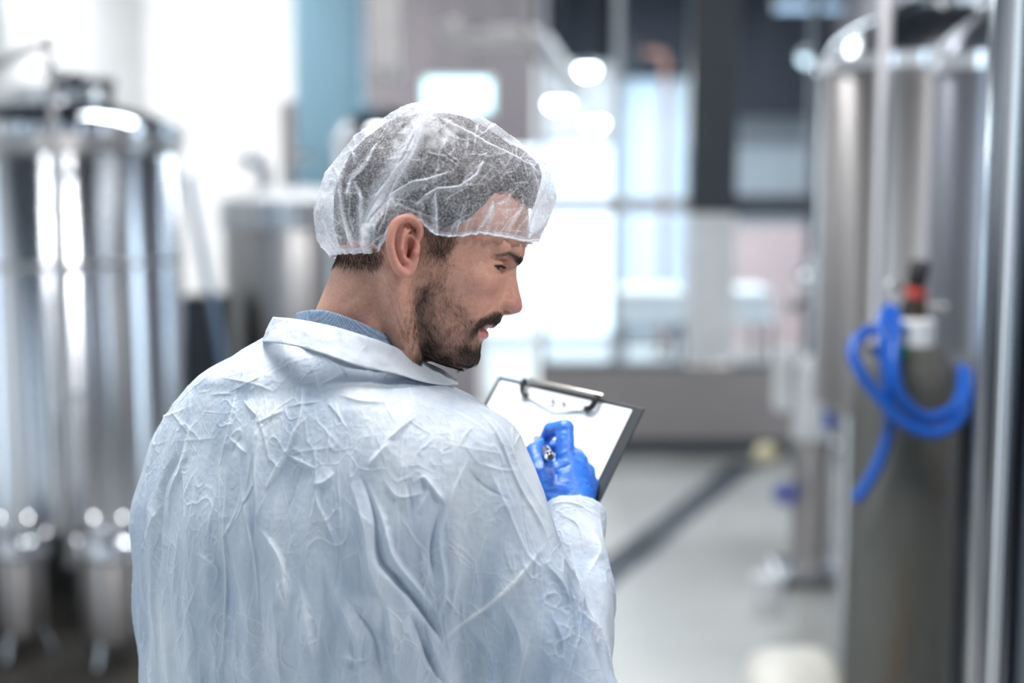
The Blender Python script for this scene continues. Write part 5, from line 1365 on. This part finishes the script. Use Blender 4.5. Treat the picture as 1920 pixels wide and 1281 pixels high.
colr = band('collar', [
    [(690, 668, 168), (690, 690, 172), (688, 725, 176)], [(590, 628, 138), (582, 655, 142), (575, 690, 150)],
    [(524, 598, 40), (512, 622, 44), (500, 648, 48)], [(520, 595, -50), (509, 618, -66), (497, 642, -80)], [(560, 599, -118), (552, 622, -142), (546, 648, -160)],
    [(625, 612, -148), (612, 638, -168), (604, 664, -184)], [(690, 632, -150), (684, 660, -168), (676, 688, -182)], [(738, 650, -128), (738, 678, -150), (742, 702, -166)],
    [(772, 667, -82), (780, 690, -112), (790, 716, -134)], [(796, 679, -34), (808, 700, -66), (824, 722, -90)], [(826, 692, -2), (836, 706, -30), (848, 722, -50)], [(857, 715, 14), (860, 718, 2), (862, 721, -6)]], M['collar'], coat, 3, 140, 6.0)
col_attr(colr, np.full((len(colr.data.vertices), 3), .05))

# --- gloves
def glove_mat():
    t = NT('blue_nitrile'); t.set(Roughness=.44)
    n = t.noise(140, 3, .5, (1, 1, .35)); n2 = t.noise(30, 2)
    r = t.ramp(n2.outputs['Fac'], [(.3, (.010, .105, .50)), (.7, (.025, .155, .58))]); t.link(r.outputs['Color'], t.b.inputs['Base Color'])
    t.bump(n.outputs['Fac'], .35, .002); return t.m
M['glove'] = glove_mat()
G = Field((925, 755, 150), (1185, 1060, 470), 1.9)
gc_ = lambda u, v, w: cor(u, v, w)
wrist = gc_(1074, 968, 196)
idxM, midM, rngM, pnkM = gc_(1060, 858, 252), gc_(1084, 866, 272), gc_(1098, 885, 288), gc_(1105, 908, 298)
G.capsule(gc_(1076, 1000, 175), wrist, 34, 36, 0)
for mcp, r1 in ((idxM, 21), (midM, 21), (rngM, 20), (pnkM, 19)): G.capsule(wrist, mcp, 36, r1, 14)
G.capsule(gc_(1050, 925, 215), gc_(1070, 880, 255), 30, 26, 12)
G.chain([idxM, gc_(1059, 804, 282), gc_(1033, 806, 318), gc_(1016, 832, 348)], [20.5, 19, 16, 11.5], 3.0)
G.chain([midM, gc_(1082, 856, 338), gc_(1050, 838, 360), gc_(1019, 838, 368)], [20, 17, 16, 14], 3.0)
G.chain([rngM, gc_(1098, 882, 350), gc_(1072, 872, 386), gc_(1050, 884, 384)], [19, 16, 14, 11], 3.0)
G.chain([pnkM, gc_(1104, 906, 348), gc_(1086, 902, 382), gc_(1066, 912, 380)], [18, 15, 13, 10], 3.0)
G.chain([gc_(1040, 945, 205), gc_(1014, 890, 234), gc_(1003, 850, 280), gc_(1014, 834, 330)], [32, 27, 21, 14], 7)
G.capsule(gc_(1050, 884, 240), gc_(1016, 882, 238), 21, 21, 8)
# wrinkles: shallow grooves across the thumb side and the back of the hand
for a, b in (((995, 872), (1022, 860)), ((998, 886), (1030, 874)), ((1004, 900), (1036, 890)), ((1040, 868), (1085, 852)), ((1044, 880), (1098, 862)), ((1050, 908), (1085, 905)), ((1085, 925), (1112, 900))):
    G.chain([gc_(*a, 215), gc_(*b, 224)], [2.2, 2.2], 3, 'sub')
gv, gq = G.mesh(2); del G
gn = normals(gv, gq); gv = gv + gn * ((.35 - np.abs(vnoise(gv * [.6, 1.3, 1], .06))) * 1.5)[:, None]
mesh_obj('glove', MW(gv), gq, M['glove'], man)

# --- clipboard
bP0, bP1 = P(935, 705, 1.69), P(1208, 765, 1.545)
E1 = bP1 - bP0; bw = np.linalg.norm(E1); E1 /= bw
q0, q1 = P(1121, 945, 1.4), P(1121, 945, 1.8)
s0, s1 = (q0 - bP1) @ E1, (q1 - bP1) @ E1; tq = -s0 / (s1 - s0); Qp = q0 + (q1 - q0) * tq
E2 = (Qp - bP1); E2 /= np.linalg.norm(E2); E3 = np.cross(E1, E2)
if E3 @ FWD > 0: E3 = -E3
print('clipboard width', bw, 'depth at Q', (Qp - CAM) @ FWD, 'E2', E2)
def bd_pt(a, b, c): return bP0 + E1 * a + E2 * b + E3 * c
MB_ = Matrix((E1, E2, E3)).transposed()
def bbox(name, lo, hi, mat, parent, bev=.001, smooth=False):
    b = B().box(lo, hi, bev)
    for v in b.bm.verts: v.co = Vector(bd_pt(*v.co))
    return b.out(name, mat, parent, smooth)
BL = .315
cl = empty('clipboard', bP0 + E1 * bw / 2 + E2 * BL / 2, 'black-edged clipboard with blank white paper held in front of the man', 'clipboard')
bbox('board', (0, 0, -.003), (bw, BL, 0), plain('dark_grey_board', (.032, .037, .04), .4), cl)
bbox('paper', (.008, .006, .0003), (bw - .013, BL - .01, .0016), plain('white_paper', (.90, .92, .92), .7, 0, .01), cl, .0003)
c0, c1_ = .046, .163
clip = bbox('clip', (c0 + .004, -.004, .003), (c1_, .0015, .0075), plain('satin_clip_metal', (.50, .47, .43), .35, .7), cl, .003, True)
bbox('clip_plate', (c0 + .014, .010, .0017), (c1_ - .012, .024, .0028), plain('thin_bright_metal', (.80, .82, .83), .3, .3), clip, .001)
clip_bright = plain('light_clip_wire', (.72, .74, .75), .4, .1)
lv = B().tube([bd_pt(*q) for q in ((c0 + .014, .018, .004), (c0 + .035, .024, .004), (.5 * (c0 + c1_), .029, .004), (c1_ - .035, .024, .004), (c1_ - .014, .018, .004))], .0013, 8)
lv.out('lever_wire', clip_bright, clip)
for s_ in (c0 + .004, c1_ - .004):
    sg_ = 1 if s_ < .1 else -1
    B().tube([tuple(bd_pt(*q)) for q in spline([(s_, .001, .009), (s_, .009, .009), (s_ + sg_ * .003, .016, .007), (s_ + sg_ * .011, .0185, .0048)], 12)], .0036, 10).out('rubber_tip', M['black'], clip)
for k_ in (.46, .60):
    B().lathe([(0, 0), (.0035, 0), (.003, .002), (0, .003)], bd_pt(c0 + (c1_ - c0) * k_, .018, .0028), 14, E3).out('rivet', M['polished'], clip)

# --- pen, held between thumb and index finger
pa, pb_ = MW(np.array([gc_(1031, 857, 182)]))[0], MW(np.array([gc_(1014, 834, 350)]))[0]
pd_ = (pb_ - pa) / np.linalg.norm(pb_ - pa)
tt = ((bP0 - pa) @ E3) / (pd_ @ E3)
tipL = max(.075, tt - .002); print('pen length', tipL)
pen = empty('pen', pa + pd_ * tipL / 2, 'dark silver-trimmed pen gripped in the blue glove over the paper', 'pen')
B().lathe([(0, .004), (.0046, .004), (.0052, .010), (.0052, tipL - .018), (0, tipL - .018)], pa, 20, pd_).out('barrel', plain('dark_pen_barrel', (.012, .014, .03), .25), pen)
B().lathe([(0, tipL - .018), (.0043, tipL - .018), (.0015, tipL - .002), (0, tipL)], pa, 16, pd_).out('nib_cone', M['polished'], pen)
B().lathe([(0, -.002), (.0030, -.002), (.0046, .001), (.0055, .003), (.0055, .009), (.0046, .010), (0, .010)], pa, 20, pd_).out('end_ring', M['polished'], pen)
upn = np.cross(pd_, RIGHT); upn = upn if upn[2] > 0 else -upn
b = B().tube([pa + pd_ * .004 + upn * .0045, pa + pd_ * .006 + upn * .008, pa + pd_ * .03 + upn * .0075, pa + pd_ * .036 + upn * .0055], .0013, 8); b.out('clip', M['polished'], pen)

# --- left glove on the clipboard's lower left edge (behind the torso)
def inv_man(p): d = p - CAM; return np.array([960 + d @ RIGHT / S, 640.5 - d @ UP / S, (d @ FWD - D0) / S])
lb = lambda a, b, c: inv_man(bd_pt(a, b, c))
G = Field(np.minimum.reduce([lb(-.07, .15, 0), lb(-.07, BL, .1), lb(.12, .15, -.08), lb(.1, BL, .1), lwr]) - 70, np.maximum.reduce([lb(-.07, .15, 0), lb(-.07, BL, .1), lb(.12, .15, -.08), lb(.1, BL, .1), lwr]) + 70, 3.2)
lw2 = lwr + (lwr - lel) / np.linalg.norm(lwr - lel) * 40
G.capsule(lwr, lw2, 34, 34, 0)
for k_ in range(4):
    y0 = .20 + .021 * k_
    mcp = lb(-.028, y0, -.016); G.capsule(lw2, mcp, 34, 20, 12)
    G.chain([mcp, lb(.006, y0 - .004, -.018), lb(.034, y0 - .006, -.014), lb(.05 - .004 * abs(k_ - 1), y0 - .006, -.012)], [19, 17, 15, 12], 3)
G.chain([lw2, lb(-.03, .205, .012), lb(.004, .185, .014), lb(.026, .178, .009)], [28, 20, 17, 12], 6)
gv, gq = G.mesh(2); del G
mesh_obj('glove', MW(gv), gq, M['glove'], man)

# --- trousers and shoes (below the frame)
hipz = .95
tr_ = B()
M['trouser'] = plain('dark_trousers', (.03, .035, .05), .8)
fx_, fy_ = foot[0], foot[1]
rt = np.array([CP, -SP, 0]); fw = np.array([SP, CP, 0])
for sgn in (-1, 1):
    top = np.array([fx_, fy_, .93]) + rt * .085 * sgn; kn = np.array([fx_, fy_, .50]) + rt * .10 * sgn + fw * .01; an = np.array([fx_, fy_, .085]) + rt * .11 * sgn - fw * .01
    tr_.tube(spline([top, (top + kn) / 2, kn, (kn + an) / 2, an], 16), list(np.interp(np.linspace(0, 1, 16), [0, .5, .75, 1], [.095, .072, .068, .058])), 24)
tr_.out('trousers', M['trouser'], man)
for sgn in (-1, 1):
    an = np.array([fx_, fy_, 0]) + rt * .11 * sgn - fw * .01
    b = B().tube([an + fw * t + [0, 0, z] for t, z in ((-.075, .045), (-.06, .05), (0, .052), (.07, .046), (.13, .036), (.175, .028), (.19, .025))], [.02, .040, .046, .044, .040, .03, .014], 20)
    for v in b.bm.verts: v.co.z = max(v.co.z, 0.0)
    b.out('shoe', M['black'], man)
